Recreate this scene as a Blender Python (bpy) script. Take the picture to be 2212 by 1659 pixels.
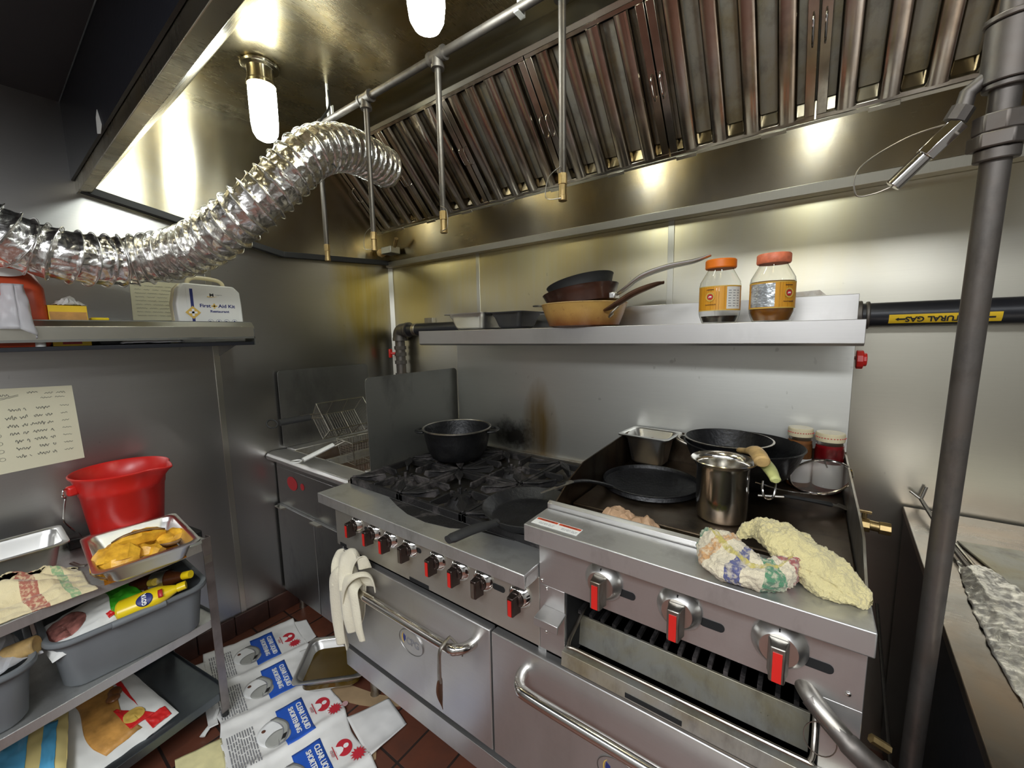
import bpy, bmesh, math, random
from math import sin, cos, pi, radians
from mathutils import Vector, Matrix, noise

S = bpy.context.scene
COL = S.collection
for o in list(bpy.data.objects):
    bpy.data.objects.remove(o)

# ---------------------------------------------------------------- camera
CAM = Vector((2.2233, -1.7349, 1.4575))
YAW, PITCH, ROLL, FPX = .6315, -.123, -.0193, 883.09
_f = Vector((-sin(YAW) * cos(PITCH), cos(YAW) * cos(PITCH), sin(PITCH)))
_r = Vector((cos(YAW), sin(YAW), 0))
_u = _r.cross(_f)
_r2 = cos(ROLL) * _r + sin(ROLL) * _u
_u2 = -sin(ROLL) * _r + cos(ROLL) * _u
cd = bpy.data.cameras.new('camera')
cam = bpy.data.objects.new('camera', cd)
COL.objects.link(cam)
M = Matrix((( _r2.x, _u2.x, -_f.x, CAM.x), (_r2.y, _u2.y, -_f.y, CAM.y), (_r2.z, _u2.z, -_f.z, CAM.z), (0, 0, 0, 1)))
cam.matrix_world = M
cd.sensor_width = 36
cd.sensor_fit = 'HORIZONTAL'
cd.lens = FPX * 36 / 2212
cd.clip_start = .02
S.camera = cam

# ---------------------------------------------------------------- light and exposure
w = bpy.data.worlds.new('world')
S.world = w
w.use_nodes = True
w.node_tree.nodes['Background'].inputs[0].default_value = (.5, .53, .6, 1)
w.node_tree.nodes['Background'].inputs[1].default_value = .15
S.view_settings.view_transform = 'Standard'
S.view_settings.look = 'None'
S.view_settings.gamma = 1
S.view_settings.use_curve_mapping = False
S.view_settings.exposure = .45
LAMP_POWER = 28.0      # emission strength of the hood lamp globes

def area(name, loc, rot, sx, sy, power, color):
    l = bpy.data.lights.new(name, 'AREA')
    l.shape = 'RECTANGLE'; l.size = sx; l.size_y = sy
    l.energy = power; l.color = color
    o = bpy.data.objects.new(name, l)
    COL.objects.link(o)
    o.location = loc; o.rotation_euler = rot
    return o
# unseen room lights, added at ceiling height behind the camera
area('added_room_light', (2.3, -2.75, 2.29), (0, 0, 0), 1.5, .5, 52, (.93, .96, 1))
area('added_room_light', (3.4, -2.1, 2.29), (0, 0, 0), .5, 1.2, 16, (.93, .96, 1))
area('added_room_light', (.9, -3.1, 2.29), (0, 0, 0), .9, .4, 9, (.93, .96, 1))

# ---------------------------------------------------------------- materials
MATS = {}
class N:
    """small node helper"""
    def __init__(s, name):
        s.m = bpy.data.materials.new(name); s.m.use_nodes = True
        s.t = s.m.node_tree; s.n = s.t.nodes; s.l = s.t.links
        s.b = s.n['Principled BSDF']
        s.tc = None
        MATS[name] = s.m
    def add(s, typ, **kw):
        n = s.n.new(typ)
        for k, v in kw.items():
            if k in n.inputs.keys(): n.inputs[k].default_value = v
            else: setattr(n, k, v)
        return n
    def coord(s, scale=(1, 1, 1), rot=(0, 0, 0), loc=(0, 0, 0), kind='Object'):
        if s.tc is None: s.tc = s.n.new('ShaderNodeTexCoord')
        mp = s.n.new('ShaderNodeMapping')
        mp.inputs['Scale'].default_value = scale
        mp.inputs['Rotation'].default_value = rot
        mp.inputs['Location'].default_value = loc
        s.l.new(s.tc.outputs[kind], mp.inputs[0])
        return mp.outputs[0]
    def noise(s, scale=5, detail=4, rough=.5, vec=None, dist=0):
        n = s.n.new('ShaderNodeTexNoise')
        n.inputs['Scale'].default_value = scale
        n.inputs['Detail'].default_value = detail
        n.inputs['Roughness'].default_value = rough
        n.inputs['Distortion'].default_value = dist
        s.l.new(vec if vec is not None else s.coord(), n.inputs['Vector'])
        return n.outputs['Fac']
    def ramp(s, fac, stops):
        r = s.n.new('ShaderNodeValToRGB')
        el = r.color_ramp.elements
        while len(el) < len(stops): el.new(.5)
        for e, (p, c) in zip(el, stops):
            e.position = p
            e.color = (c, c, c, 1) if isinstance(c, (int, float)) else (*c, 1)
        s.l.new(fac, r.inputs[0])
        return r.outputs[0]
    def mix(s, fac, a, b, mode='MIX'):
        x = s.n.new('ShaderNodeMix'); x.data_type = 'RGBA'; x.blend_type = mode
        for sock, v in ((x.inputs[0], fac), (x.inputs[6], a), (x.inputs[7], b)):
            if hasattr(v, 'links'): s.l.new(v, sock)
            elif isinstance(v, (int, float)): sock.default_value = v if sock == x.inputs[0] else (v, v, v, 1)
            else: sock.default_value = (*v, 1)
        return x.outputs[2]
    def math(s, op, a, b=0.0):
        x = s.n.new('ShaderNodeMath'); x.operation = op
        for i, v in enumerate((a, b)):
            if hasattr(v, 'links'): s.l.new(v, x.inputs[i])
            else: x.inputs[i].default_value = v
        return x.outputs[0]
    def set(s, **kw):
        for k, v in kw.items():
            k = k.replace('_', ' ')
            sock = s.b.inputs[k]
            if hasattr(v, 'links'): s.l.new(v, sock)
            elif isinstance(v, (tuple, list)) and len(v) == 3: sock.default_value = (*v, 1)
            else: sock.default_value = v
    def bump(s, h, strength=.2, dist=.002):
        b = s.n.new('ShaderNodeBump')
        b.inputs['Strength'].default_value = strength
        b.inputs['Distance'].default_value = dist
        s.l.new(h, b.inputs['Height'])
        s.l.new(b.outputs[0], s.b.inputs['Normal'])

def plain(name, col, rough=.5, metal=0, bump=0, bscale=60, var=.0, vscale=8, spec=None, **kw):
    n = N(name)
    c = col
    if var:
        f = n.noise(vscale, 4)
        c = n.mix(n.ramp(f, [(.3, 0), (.7, 1)]), tuple(max(0, x * (1 - var)) for x in col), tuple(min(1, x * (1 + var)) for x in col))
    n.set(Base_Color=c, Roughness=rough, Metallic=metal, **kw)
    if bump: n.bump(n.noise(bscale, 3), bump, .003)
    return n.m

def steel(name, col=(.56, .54, .5), rough=.3, brush=(3, 3, 90), stain=None, stain_amt=.5, dark=None, dark_amt=.4, aniso=0, arot=0, smear=.12, grain=.05, sscale=2.2, metal=1.0):
    n = N(name)
    c = col
    if stain:
        f = n.ramp(n.noise(sscale, 5, .6, dist=.6), [(.42, 0), (.68, 1)])
        c = n.mix(n.math('MULTIPLY', f, stain_amt), c, stain)
    if dark:
        f = n.ramp(n.noise(sscale * 2.3, 6, .65, vec=n.coord((1, 1, .45), loc=(3, 5, 1))), [(.5, 0), (.75, 1)])
        c = n.mix(n.math('MULTIPLY', f, dark_amt), c, dark)
    br = n.noise(4, 3, .6, vec=n.coord(brush))
    c = n.mix(n.math('MULTIPLY', br, grain * 2), c, (.1, .1, .1))
    sm = n.noise(3.1, 5, .6, vec=n.coord((1.4, 1.4, 1), loc=(7, 2, 4)), dist=.8)
    r = n.math('ADD', rough - smear / 2, n.math('MULTIPLY', sm, smear))
    r = n.math('ADD', r, n.math('MULTIPLY', br, grain))
    n.set(Base_Color=c, Metallic=metal, Roughness=r)
    if aniso:
        tg = n.n.new('ShaderNodeTangent'); tg.direction_type = 'RADIAL'; tg.axis = 'Z'
        n.l.new(tg.outputs[0], n.b.inputs['Tangent'])
        n.set(Anisotropic=aniso, Anisotropic_Rotation=.25)
    n.bump(br, .05, .001)
    return n.m

plain('quarry_base', (.06, .025, .018), .45, bump=.3, bscale=25, var=.4)
n = N('quarry_tile')
co = n.coord((1, 1, 1), loc=(-.073, .985, 0))
br = n.add('ShaderNodeTexBrick')
br.offset = 0; br.squash = 1
n.l.new(co, br.inputs['Vector'])
for k, v in {'Scale': 1.0, 'Mortar Size': .0045, 'Mortar Smooth': .15, 'Bias': 0, 'Brick Width': .1545, 'Row Height': .1545}.items(): br.inputs[k].default_value = v
br.inputs['Color1'].default_value = (.17, .055, .03, 1)
br.inputs['Color2'].default_value = (.115, .04, .024, 1)
br.inputs['Mortar'].default_value = (.022, .016, .014, 1)
dirt = n.ramp(n.noise(9, 5, .65), [(.35, 0), (.7, 1)])
n.set(Base_Color=n.mix(n.math('MULTIPLY', dirt, .5), br.outputs['Color'], (.05, .025, .017)), Roughness=n.math('ADD', .28, n.math('MULTIPLY', dirt, .25)))
n.bump(n.math('SUBTRACT', n.math('MULTIPLY', n.noise(35, 3), .25), br.outputs['Fac']), .5, .002)

# wall cladding: warm, greasy near the hood
def wall_steel(name, col, stain, centre, size, rough, aniso, extra=None):
    n = N(name)
    sep = n.n.new('ShaderNodeSeparateXYZ'); n.l.new(n.coord(), sep.inputs[0])
    # grease film: blotchy area around centre (axis, position, height)
    ax, p, z = centre
    d1 = n.math('DIVIDE', n.math('SUBTRACT', sep.outputs[ax], p), size[0])
    d2 = n.math('DIVIDE', n.math('SUBTRACT', sep.outputs[2], z), size[1])
    rr = n.math('SQRT', n.math('ADD', n.math('MULTIPLY', d1, d1), n.math('MULTIPLY', d2, d2)))
    nz = n.noise(2.5, 5, .6, vec=n.coord((1, 1, .35)), dist=.5)
    f = n.ramp(n.math('ADD', rr, n.math('MULTIPLY', n.math('SUBTRACT', nz, .5), 1.6)), [(.3, 1), (1.15, 0)])
    drip = n.noise(1, 4, .6, vec=n.coord((26, 26, 1.1)))
    f2 = n.math('MULTIPLY', f, n.math('ADD', .35, n.math('MULTIPLY', drip, 1.1)))
    br = n.noise(3, 3, .6, vec=n.coord((2, 2, 110)))
    c = n.mix(n.math('MULTIPLY', br, .12), col, (.15, .15, .15))
    c = n.mix(f2, c, stain)
    if extra:
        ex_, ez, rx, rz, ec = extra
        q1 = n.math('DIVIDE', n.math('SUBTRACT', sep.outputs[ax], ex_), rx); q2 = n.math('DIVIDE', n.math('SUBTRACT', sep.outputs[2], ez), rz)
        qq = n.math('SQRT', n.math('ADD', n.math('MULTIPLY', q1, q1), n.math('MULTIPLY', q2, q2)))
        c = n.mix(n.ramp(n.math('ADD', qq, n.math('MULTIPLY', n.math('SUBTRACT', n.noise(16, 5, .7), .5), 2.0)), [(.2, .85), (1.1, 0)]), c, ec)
    spots = n.ramp(n.noise(38, 2, .5, vec=n.coord((1, 1, .6))), [(.72, 0), (.78, 1)])
    c = n.mix(n.math('MULTIPLY', spots, .25), c, (.1, .09, .07))
    n.set(Base_Color=c, Metallic=1, Roughness=rough)
    tg = n.n.new('ShaderNodeTangent'); tg.direction_type = 'RADIAL'; tg.axis = 'Z'
    n.l.new(tg.outputs[0], n.b.inputs['Tangent'])
    n.set(Anisotropic=aniso, Anisotropic_Rotation=.25)
wall_steel('wall_back_steel', (.61, .585, .49), (.6, .52, .29), (0, .9, 1.9), (1.9, .5), .28, .4)
wall_steel('wall_left_steel', (.5, .49, .47), (.42, .34, .12), (1, -.24, 1.68), (.24, .42), .3, .45)
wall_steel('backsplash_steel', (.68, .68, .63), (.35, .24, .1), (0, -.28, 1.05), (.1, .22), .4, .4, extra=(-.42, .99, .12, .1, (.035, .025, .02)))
steel('hood_steel', (.27, .24, .185), .22, brush=(3, 3, 60), stain=(.4, .29, .1), stain_amt=.6, dark=(.08, .06, .04), dark_amt=.4, aniso=.75)
steel('hood_side_steel', (.44, .41, .33), .21, brush=(3, 3, 60), stain=(.48, .38, .15), stain_amt=.5, aniso=.92)
steel('hood_ceiling_steel', (.56, .51, .38), .25, brush=(60, 3, 3), stain=(.52, .37, .12), stain_amt=.8, dark=(.08, .06, .04), dark_amt=.5)
steel('trim_steel', (.6, .58, .5), .28, brush=(90, 3, 3))
steel('range_steel', (.61, .595, .575), .33, brush=(3, 3, 90), dark=(.3, .29, .26), dark_amt=.3, smear=.12, aniso=.4, metal=.88)
steel('ledge_steel', (.64, .64, .62), .33, brush=(3, 90, 3), dark=(.22, .21, .19), dark_amt=.5, smear=.22, sscale=5, metal=.82)
steel('panel_steel', (.6, .58, .52), .36, metal=.82, brush=(3, 3, 90), stain=(.42, .36, .22), stain_amt=.4)
steel('dark_steel', (.36, .36, .35), .36, brush=(3, 3, 60), dark=(.05, .05, .05), dark_amt=.5)
steel('smoked_steel', (.22, .22, .2), .4, metal=.8, brush=(3, 3, 60), dark=(.03, .03, .03), dark_amt=.6)
steel('pan_steel', (.7, .69, .66), .3, brush=(20, 20, 20), smear=.1, grain=.02)
steel('bright_steel', (.75, .73, .69), .15, brush=(30, 30, 5), smear=.05, grain=.02)
steel('chrome', (.8, .78, .75), .09, brush=(30, 30, 30), smear=.05, grain=.02)
steel('worn_steel', (.42, .4, .36), .38, brush=(30, 30, 30), stain=(.25, .18, .09), stain_amt=.6, dark=(.06, .05, .04), dark_amt=.5, sscale=9)
steel('greasy_steel', (.46, .45, .4), .5, metal=.75, brush=(90, 3, 3), stain=(.4, .33, .17), stain_amt=.7, dark=(.07, .05, .03), dark_amt=.5, sscale=7)
steel('filter_steel', (.5, .46, .41), .17, brush=(40, 3, 3), stain=(.42, .3, .17), stain_amt=.6, dark=(.09, .07, .055), dark_amt=.7, sscale=3.5, smear=.16)
steel('griddle_plate', (.13, .1, .07), .38, brush=(4, 40, 4), stain=(.1, .05, .02), stain_amt=.8, dark=(.02, .015, .01), dark_amt=.8, sscale=5, smear=.3)
steel('pipe_iron', (.17, .155, .14), .48, metal=.85, brush=(8, 8, 30), stain=(.14, .1, .07), stain_amt=.35, dark=(.03, .03, .03), dark_amt=.5, sscale=12)
steel('brass', (.5, .36, .16), .4, brush=(30, 30, 30), dark=(.1, .07, .04), dark_amt=.6, sscale=20)
plain('cast_iron', (.008, .008, .009), .42, .2, bump=.5, bscale=90, var=.5, vscale=20)
n = N('sooty_iron')
f = n.ramp(n.noise(7, 6, .7, dist=.6), [(.5, 0), (.74, 1)])
n.set(Base_Color=n.mix(f, (.012, .011, .011), (.16, .14, .135)), Roughness=.6, Metallic=.3)
n.bump(n.noise(60, 5, .7), .7, .004)
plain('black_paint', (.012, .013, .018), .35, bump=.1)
plain('knob_dark', (.11, .085, .075), .22, .9)
plain('matte_black', (.02, .02, .02), .6, bump=.2)
plain('ceiling_dark', (.035, .035, .04), .6, bump=.15, bscale=20)
plain('shadow_black', (.006, .006, .006), .8)  # near black that stands for shade inside slots, gaps and the broiler hollow
plain('room_paint', (.24, .235, .22), .6)
plain('dark_wood_iron', (.05, .035, .03), .5)
plain('red_plastic', (.62, .02, .015), .32, bump=.05, bscale=30, var=.12, vscale=6, Subsurface_Weight=.05)
plain('orange_red_plastic', (.5, .065, .02), .35, var=.15, vscale=5)
plain('red_label', (.42, .02, .025), .4)
plain('white_paper', (.72, .72, .68), .6, bump=.15, bscale=20)
plain('cream_paper', (.72, .69, .5), .6, bump=.08, bscale=12)
plain('grey_ink', (.2, .2, .21), .6)
plain('pale_ink', (.36, .36, .33), .7)
plain('pencil_ink', (.17, .17, .15), .7)
plain('black_ink', (.012, .012, .012), .5)
plain('navy_ink', (.02, .03, .16), .5)
plain('blue_ink', (.015, .09, .47), .45, var=.1)
plain('red_ink', (.5, .02, .035), .5)
plain('pink_ink', (.5, .3, .3), .6)
plain('gold_ink', (.65, .43, .09), .5)
plain('white_ink', (.8, .8, .78), .5)
plain('orange_label', (.72, .33, .02), .4)
plain('holo_label', (.62, .66, .68), .18, .7, bump=.6, bscale=90, var=.35, vscale=60)
plain('brown_ink', (.12, .04, .02), .5)
plain('gold_plastic', (.5, .36, .04), .4)
plain('pale_yellow', (.72, .6, .25), .4, bump=.3, bscale=15)
plain('choc_window', (.3, .12, .1), .08, bump=.8, bscale=45, var=.8, vscale=30)
plain('cart_post', (.3, .27, .26), .35, .9, var=.3, vscale=12)
plain('grey_shelf', (.12, .135, .145), .33, .8, var=.25, vscale=6)
plain('greasy_paper', (.74, .73, .70), .5, bump=.25, bscale=14, var=.12, vscale=6)
plain('yellowed_paper', (.66, .6, .32), .55, bump=.4, bscale=20, var=.2, vscale=14)
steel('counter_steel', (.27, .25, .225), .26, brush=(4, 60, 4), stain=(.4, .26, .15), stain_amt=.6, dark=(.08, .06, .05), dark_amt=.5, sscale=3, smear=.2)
plain('ivory_plastic', (.72, .64, .42), .4, var=.05)
plain('white_plastic', (.74, .74, .7), .4, var=.05)
plain('grey_plastic', (.17, .185, .195), .42, bump=.08, bscale=40, var=.1, vscale=5)
plain('yellow_plastic', (.82, .6, .01), .3)
plain('yellow_label', (.85, .55, .02), .4)
plain('green_plastic', (.05, .36, .02), .25, var=.2, bump=.5, bscale=18)
plain('orange_plastic', (.85, .2, .01), .38)
plain('salmon_plastic', (.75, .2, .1), .4, bump=.3, bscale=80, var=.3, vscale=40)
plain('sky_blue_print', (.1, .4, .65), .35, bump=.2, bscale=15)
plain('foil_red', (.6, .02, .02), .3, bump=.4, bscale=20)
plain('tan_wood', (.5, .33, .13), .5, var=.35, vscale=30, bump=.2)
plain('pale_green_rubber', (.5, .52, .2), .5, var=.15, vscale=20)
plain('yellow_enamel', (.62, .33, .06), .28, var=.4, vscale=14, bump=.12, bscale=40)
n = N('burnt_enamel')
sep = n.n.new('ShaderNodeSeparateXYZ'); n.l.new(n.coord(), sep.inputs[0])
f = n.ramp(n.math('ADD', n.math('MULTIPLY', sep.outputs[2], 9), n.math('MULTIPLY', n.noise(9, 5, .7), .5)), [(.3, 1), (.95, 0)])
sp = n.ramp(n.noise(55, 3), [(.62, 0), (.72, 1)])
c = n.mix(f, (.68, .42, .12), (.2, .07, .02))
n.set(Base_Color=n.mix(n.math('MULTIPLY', sp, .5), c, (.25, .1, .03)), Roughness=.28)
plain('brown_enamel', (.045, .018, .011), .25, var=.6, vscale=9)
plain('brown_handle', (.12, .06, .035), .3, .6, var=.3, vscale=20)
plain('amber_oil', (.28, .1, .008), .12)
plain('dark_syrup', (.015, .006, .003), .15)
plain('oil', (.075, .045, .006), .06, var=.2, vscale=6, IOR=1.47)
plain('dark_oil', (.05, .02, .006), .12)
plain('red_sauce', (.16, .004, .006), .2)
plain('brown_sauce', (.2, .08, .025), .3, var=.3, vscale=30)
plain('squash_flesh', (.85, .38, .03), .4, bump=.7, bscale=50, var=.45, vscale=30)
plain('squash_skin', (.2, .11, .04), .5, bump=.5, bscale=60, var=.8, vscale=30)
plain('fried_snack', (.5, .25, .06), .5, bump=.5, bscale=60, var=.4, vscale=18)
plain('lettuce', (.2, .22, .02), .4, var=.4, vscale=40)
plain('carrot', (.7, .16, .04), .4)
plain('brown_paper', (.42, .27, .16), .7, bump=.5, bscale=25, var=.25, vscale=12)
plain('cardboard', (.35, .24, .13), .75, bump=.2, var=.2)
plain('tray_black', (.03, .03, .033), .35)
def glassy(name, col, rough=.05, alpha=None, trans=1.0):
    n = N(name)
    n.set(Base_Color=col, Roughness=rough, Transmission_Weight=trans, IOR=1.3)
    return n.m
glassy('clear_plastic', (.95, .95, .93), .06)
glassy('bag_plastic', (.85, .85, .87), .22, trans=.6)
glassy('brown_bottle', (.1, .03, .01), .1, trans=.4)
def cloth_mat(name, base, stripes=(), axis=0, dirt=(.3, .25, .15), dirt_amt=.3, fluff=1.0):
    n = N(name)
    sep = n.n.new('ShaderNodeSeparateXYZ'); n.l.new(n.coord(kind='UV'), sep.inputs[0])
    c = base
    f = n.ramp(n.noise(9, 5, .65), [(.5, 0), (.8, 1)])
    c = n.mix(n.math('MULTIPLY', f, dirt_amt), c, dirt)
    for lo, hi, col, ax in stripes:
        s1 = n.math('GREATER_THAN', sep.outputs[ax], lo); s2 = n.math('LESS_THAN', sep.outputs[ax], hi)
        wv = n.ramp(n.noise(120, 2), [(.38, .35), (.55, .95)])
        c = n.mix(n.math('MULTIPLY', n.math('MULTIPLY', s1, s2), wv), c, col)
    n.set(Base_Color=c, Roughness=.95, Sheen_Weight=.25)
    n.bump(n.noise(180, 3, .7), .9 * fluff, .004)
    return n.m
cloth_mat('cream_cloth', (.72, .67, .52), dirt=(.5, .42, .25), dirt_amt=.35, fluff=.5)
cloth_mat('striped_towel', (.62, .55, .4), ((.06, .16, (.05, .2, .1), 0), (.26, .33, (.5, .27, .1), 0), (.42, .48, (.06, .07, .2), 0), (.56, .66, (.05, .2, .1), 0), (.74, .81, (.3, .07, .07), 0), (.27, .31, (.45, .38, .1), 1)), dirt=(.3, .25, .15), dirt_amt=.3)
cloth_mat('yellow_towel', (.62, .54, .27), dirt=(.4, .36, .2), dirt_amt=.5)
cloth_mat('cream_rag', (.7, .6, .36), ((.3, .4, (.13, .14, .2), 1), (.62, .72, (.35, .1, .07), 1), (.84, .9, (.25, .4, .2), 1)), dirt=(.45, .3, .15), dirt_amt=.4, fluff=.4)
n = N('foil')
v = n.add('ShaderNodeTexVoronoi'); v.inputs['Scale'].default_value = 34; v.distance = 'MANHATTAN'
n.l.new(n.coord((1, 1, 1)), v.inputs['Vector'])
h = n.math('ADD', v.outputs['Distance'], n.math('MULTIPLY', n.noise(20, 4, .6, dist=1.2), 1.2))
n.set(Base_Color=(.82, .8, .77), Metallic=1, Roughness=.26)
n.bump(h, .3, .007)
n = N('foil_soft')
h = n.math('ADD', n.noise(60, 5, .65, dist=1.0), n.math('MULTIPLY', n.noise(22, 3), 1.0))
n.set(Base_Color=(.78, .75, .7), Metallic=.9, Roughness=.36)
n.bump(h, .45, .006)
n = N('lamp_glow')
n.set(Base_Color=(1, 1, 1), Roughness=.3, Emission_Color=(.93, 1.0, .97), Emission_Strength=LAMP_POWER)
n = N('strainer_mesh')
n.set(Base_Color=(.3, .25, .22), Metallic=.6, Roughness=.5, Alpha=.42)

# ---------------------------------------------------------------- mesh helpers
class MB:
    def __init__(s):
        s.v = []; s.f = []; s.mi = []; s.uv = {}; s.cur = 0
    def add(s, vs, fs, M=None):
        b = len(s.v)
        for p in vs:
            p = Vector(p)
            s.v.append(M @ p if M else p)
        for f in fs:
            s.f.append([b + i for i in f]); s.mi.append(s.cur)
        return s
    def box(s, x0, x1, y0, y1, z0, z1, M=None):
        vs = [(x, y, z) for x in (x0, x1) for y in (y0, y1) for z in (z0, z1)]
        return s.add(vs, [(0, 1, 3, 2), (4, 6, 7, 5), (0, 4, 5, 1), (2, 3, 7, 6), (0, 2, 6, 4), (1, 5, 7, 3)], M)
    def cbox(s, c, d, M=None):
        return s.box(c[0] - d[0] / 2, c[0] + d[0] / 2, c[1] - d[1] / 2, c[1] + d[1] / 2, c[2] - d[2] / 2, c[2] + d[2] / 2, M)
    def prism(s, pts, axis, a, b, M=None):
        """extrude a 2-D outline along axis ('x': pts are (y,z); 'y': (x,z); 'z': (x,y))"""
        def mk(p, t):
            return {'x': (t, p[0], p[1]), 'y': (p[0], t, p[1]), 'z': (p[0], p[1], t)}[axis]
        k = len(pts)
        vs = [mk(p, a) for p in pts] + [mk(p, b) for p in pts]
        fs = [tuple(range(k)), tuple(range(2 * k - 1, k - 1, -1))] + [(i, k + i, k + (i + 1) % k, (i + 1) % k) for i in range(k)]
        return s.add(vs, fs, M)
    def loft(s, rings, close=True, cap0=True, cap1=True, M=None):
        k = len(rings[0]); vs = [p for r in rings for p in r]; fs = []
        for i in range(len(rings) - 1):
            for j in range(k if close else k - 1):
                a = i * k + j; b = i * k + (j + 1) % k
                fs.append((a, b, b + k, a + k))
        if cap0: fs.append(tuple(range(k - 1, -1, -1)))
        if cap1: fs.append(tuple(range((len(rings) - 1) * k, len(rings) * k)))
        return s.add(vs, fs, M)
    def lathe(s, prof, c=(0, 0, 0), seg=40, M=None, a0=0, a1=2 * pi):
        full = abs(a1 - a0 - 2 * pi) < 1e-6
        k = seg if full else seg + 1
        vs = []; fs = []
        for r, z in prof:
            for j in range(k):
                a = a0 + (a1 - a0) * j / seg
                vs.append((c[0] + r * cos(a), c[1] + r * sin(a), c[2] + z))
        for i in range(len(prof) - 1):
            for j in range(seg):
                a = i * k + j; b = i * k + (j + 1) % k
                fs.append((a, b, b + k, a + k))
        return s.add(vs, fs, M)
    def tube(s, path, r, seg=12, closed=False, caps=True, M=None, squash=None):
        P = [Vector(p) for p in path]; n = len(P); rings = []
        up = None
        for i in range(n):
            t = (P[(i + 1) % n] - P[i - 1]) if closed else (P[min(i + 1, n - 1)] - P[max(i - 1, 0)])
            t.normalize()
            if up is None:
                up = Vector((0, 0, 1)) if abs(t.z) < .9 else Vector((1, 0, 0))
            sd = t.cross(up)
            if sd.length < 1e-5: sd = t.orthogonal()
            sd.normalize(); up = sd.cross(t).normalized()
            rr = r(i / (n - 1)) if callable(r) else r
            q = squash or 1
            rings.append([P[i] + sd * cos(a) * rr + up * sin(a) * rr * q for a in [2 * pi * j / seg for j in range(seg)]])
        if closed:
            rings.append(rings[0]); caps = False
        return s.loft(rings, True, caps, caps, M)
    def grid(s, fn, nu, nv, thick=0, uv=True, M=None):
        b = len(s.v); vs = []; fs = []
        for i in range(nu + 1):
            for j in range(nv + 1):
                u, v = i / nu, j / nv
                vs.append(fn(u, v)); s.uv[b + len(vs) - 1] = (u, v)
        for i in range(nu):
            for j in range(nv):
                a = i * (nv + 1) + j
                fs.append((a, a + nv + 1, a + nv + 2, a + 1))
        return s.add(vs, fs, M)
    def sphere(s, c, r, seg=16, rings=10, sc=(1, 1, 1), M=None):
        pr = [(max(1e-4, r * sin(pi * i / rings)), -r * cos(pi * i / rings)) for i in range(rings + 1)]
        vs = []; fs = []
        for rr, z in pr:
            for j in range(seg):
                a = 2 * pi * j / seg
                vs.append((c[0] + rr * cos(a) * sc[0], c[1] + rr * sin(a) * sc[1], c[2] + z * sc[2]))
        for i in range(rings):
            for j in range(seg):
                fs.append((i * seg + j, i * seg + (j + 1) % seg, (i + 1) * seg + (j + 1) % seg, (i + 1) * seg + j))
        return s.add(vs, fs, M)
    def cyl(s, a, b, r, seg=20, r2=None):
        a = Vector(a); b = Vector(b); t = (b - a).normalized()
        sd = t.orthogonal().normalized(); up = t.cross(sd)
        r2 = r if r2 is None else r2
        return s.loft([[p + (sd * cos(q) + up * sin(q)) * rr for q in [2 * pi * j / seg for j in range(seg)]] for p, rr in ((a, r), (b, r2))])

def rootloc(p):
    while p is not None and p.parent is not None: p = p.parent
    return p.location.copy() if p is not None else Vector((0, 0, 0))

def build(name, mb, mat, parent=None, label=None, bevel=0, angle=35, solid=0, subd=0, origin=None, flat=False, bseg=2):
    me = bpy.data.meshes.new(name)
    off = rootloc(parent) if parent else (Vector(origin) if origin else Vector((0, 0, 0)))
    me.from_pydata([tuple(Vector(p) - off) for p in mb.v], [], mb.f)
    mats = mat if isinstance(mat, (list, tuple)) else [mat]
    for m_ in mats: me.materials.append(MATS[m_])
    if any(mb.mi): me.polygons.foreach_set('material_index', mb.mi)
    if mb.uv:
        uvl = me.uv_layers.new(name='UVMap')
        for lp in me.loops:
            uvl.data[lp.index].uv = mb.uv.get(lp.vertex_index, (0, 0))
    me.validate(); 
    bm = bmesh.new(); bm.from_mesh(me)
    bmesh.ops.recalc_face_normals(bm, faces=bm.faces)
    bm.to_mesh(me); bm.free()
    if not flat:
        me.shade_smooth(); me.set_sharp_from_angle(angle=radians(angle))
    o = bpy.data.objects.new(name, me)
    COL.objects.link(o)
    if parent: o.parent = parent
    else: o.location = off
    if label: o['label'] = label
    if solid:
        m_ = o.modifiers.new('solid', 'SOLIDIFY'); m_.thickness = solid; m_.offset = 0
    if subd:
        m_ = o.modifiers.new('sub', 'SUBSURF'); m_.levels = subd; m_.render_levels = subd
    if bevel:
        m_ = o.modifiers.new('bevel', 'BEVEL'); m_.width = bevel; m_.segments = bseg; m_.limit_method = 'ANGLE'; m_.angle_limit = radians(40)
        m_.harden_normals = False
    return o

def tag(o, label, cat, group=None):
    o['label'] = label; o['category'] = cat
    if group: o['group'] = group
    return o
def thing(name, loc, label, cat, group=None):
    o = bpy.data.objects.new(name, None); COL.objects.link(o)
    o.location = loc; o.empty_display_size = .05
    return tag(o, label, cat, group)
def struct(name, mb, mat, **kw):
    o = build(name, mb, mat, **kw); o['kind'] = 'structure'
    return o

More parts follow.
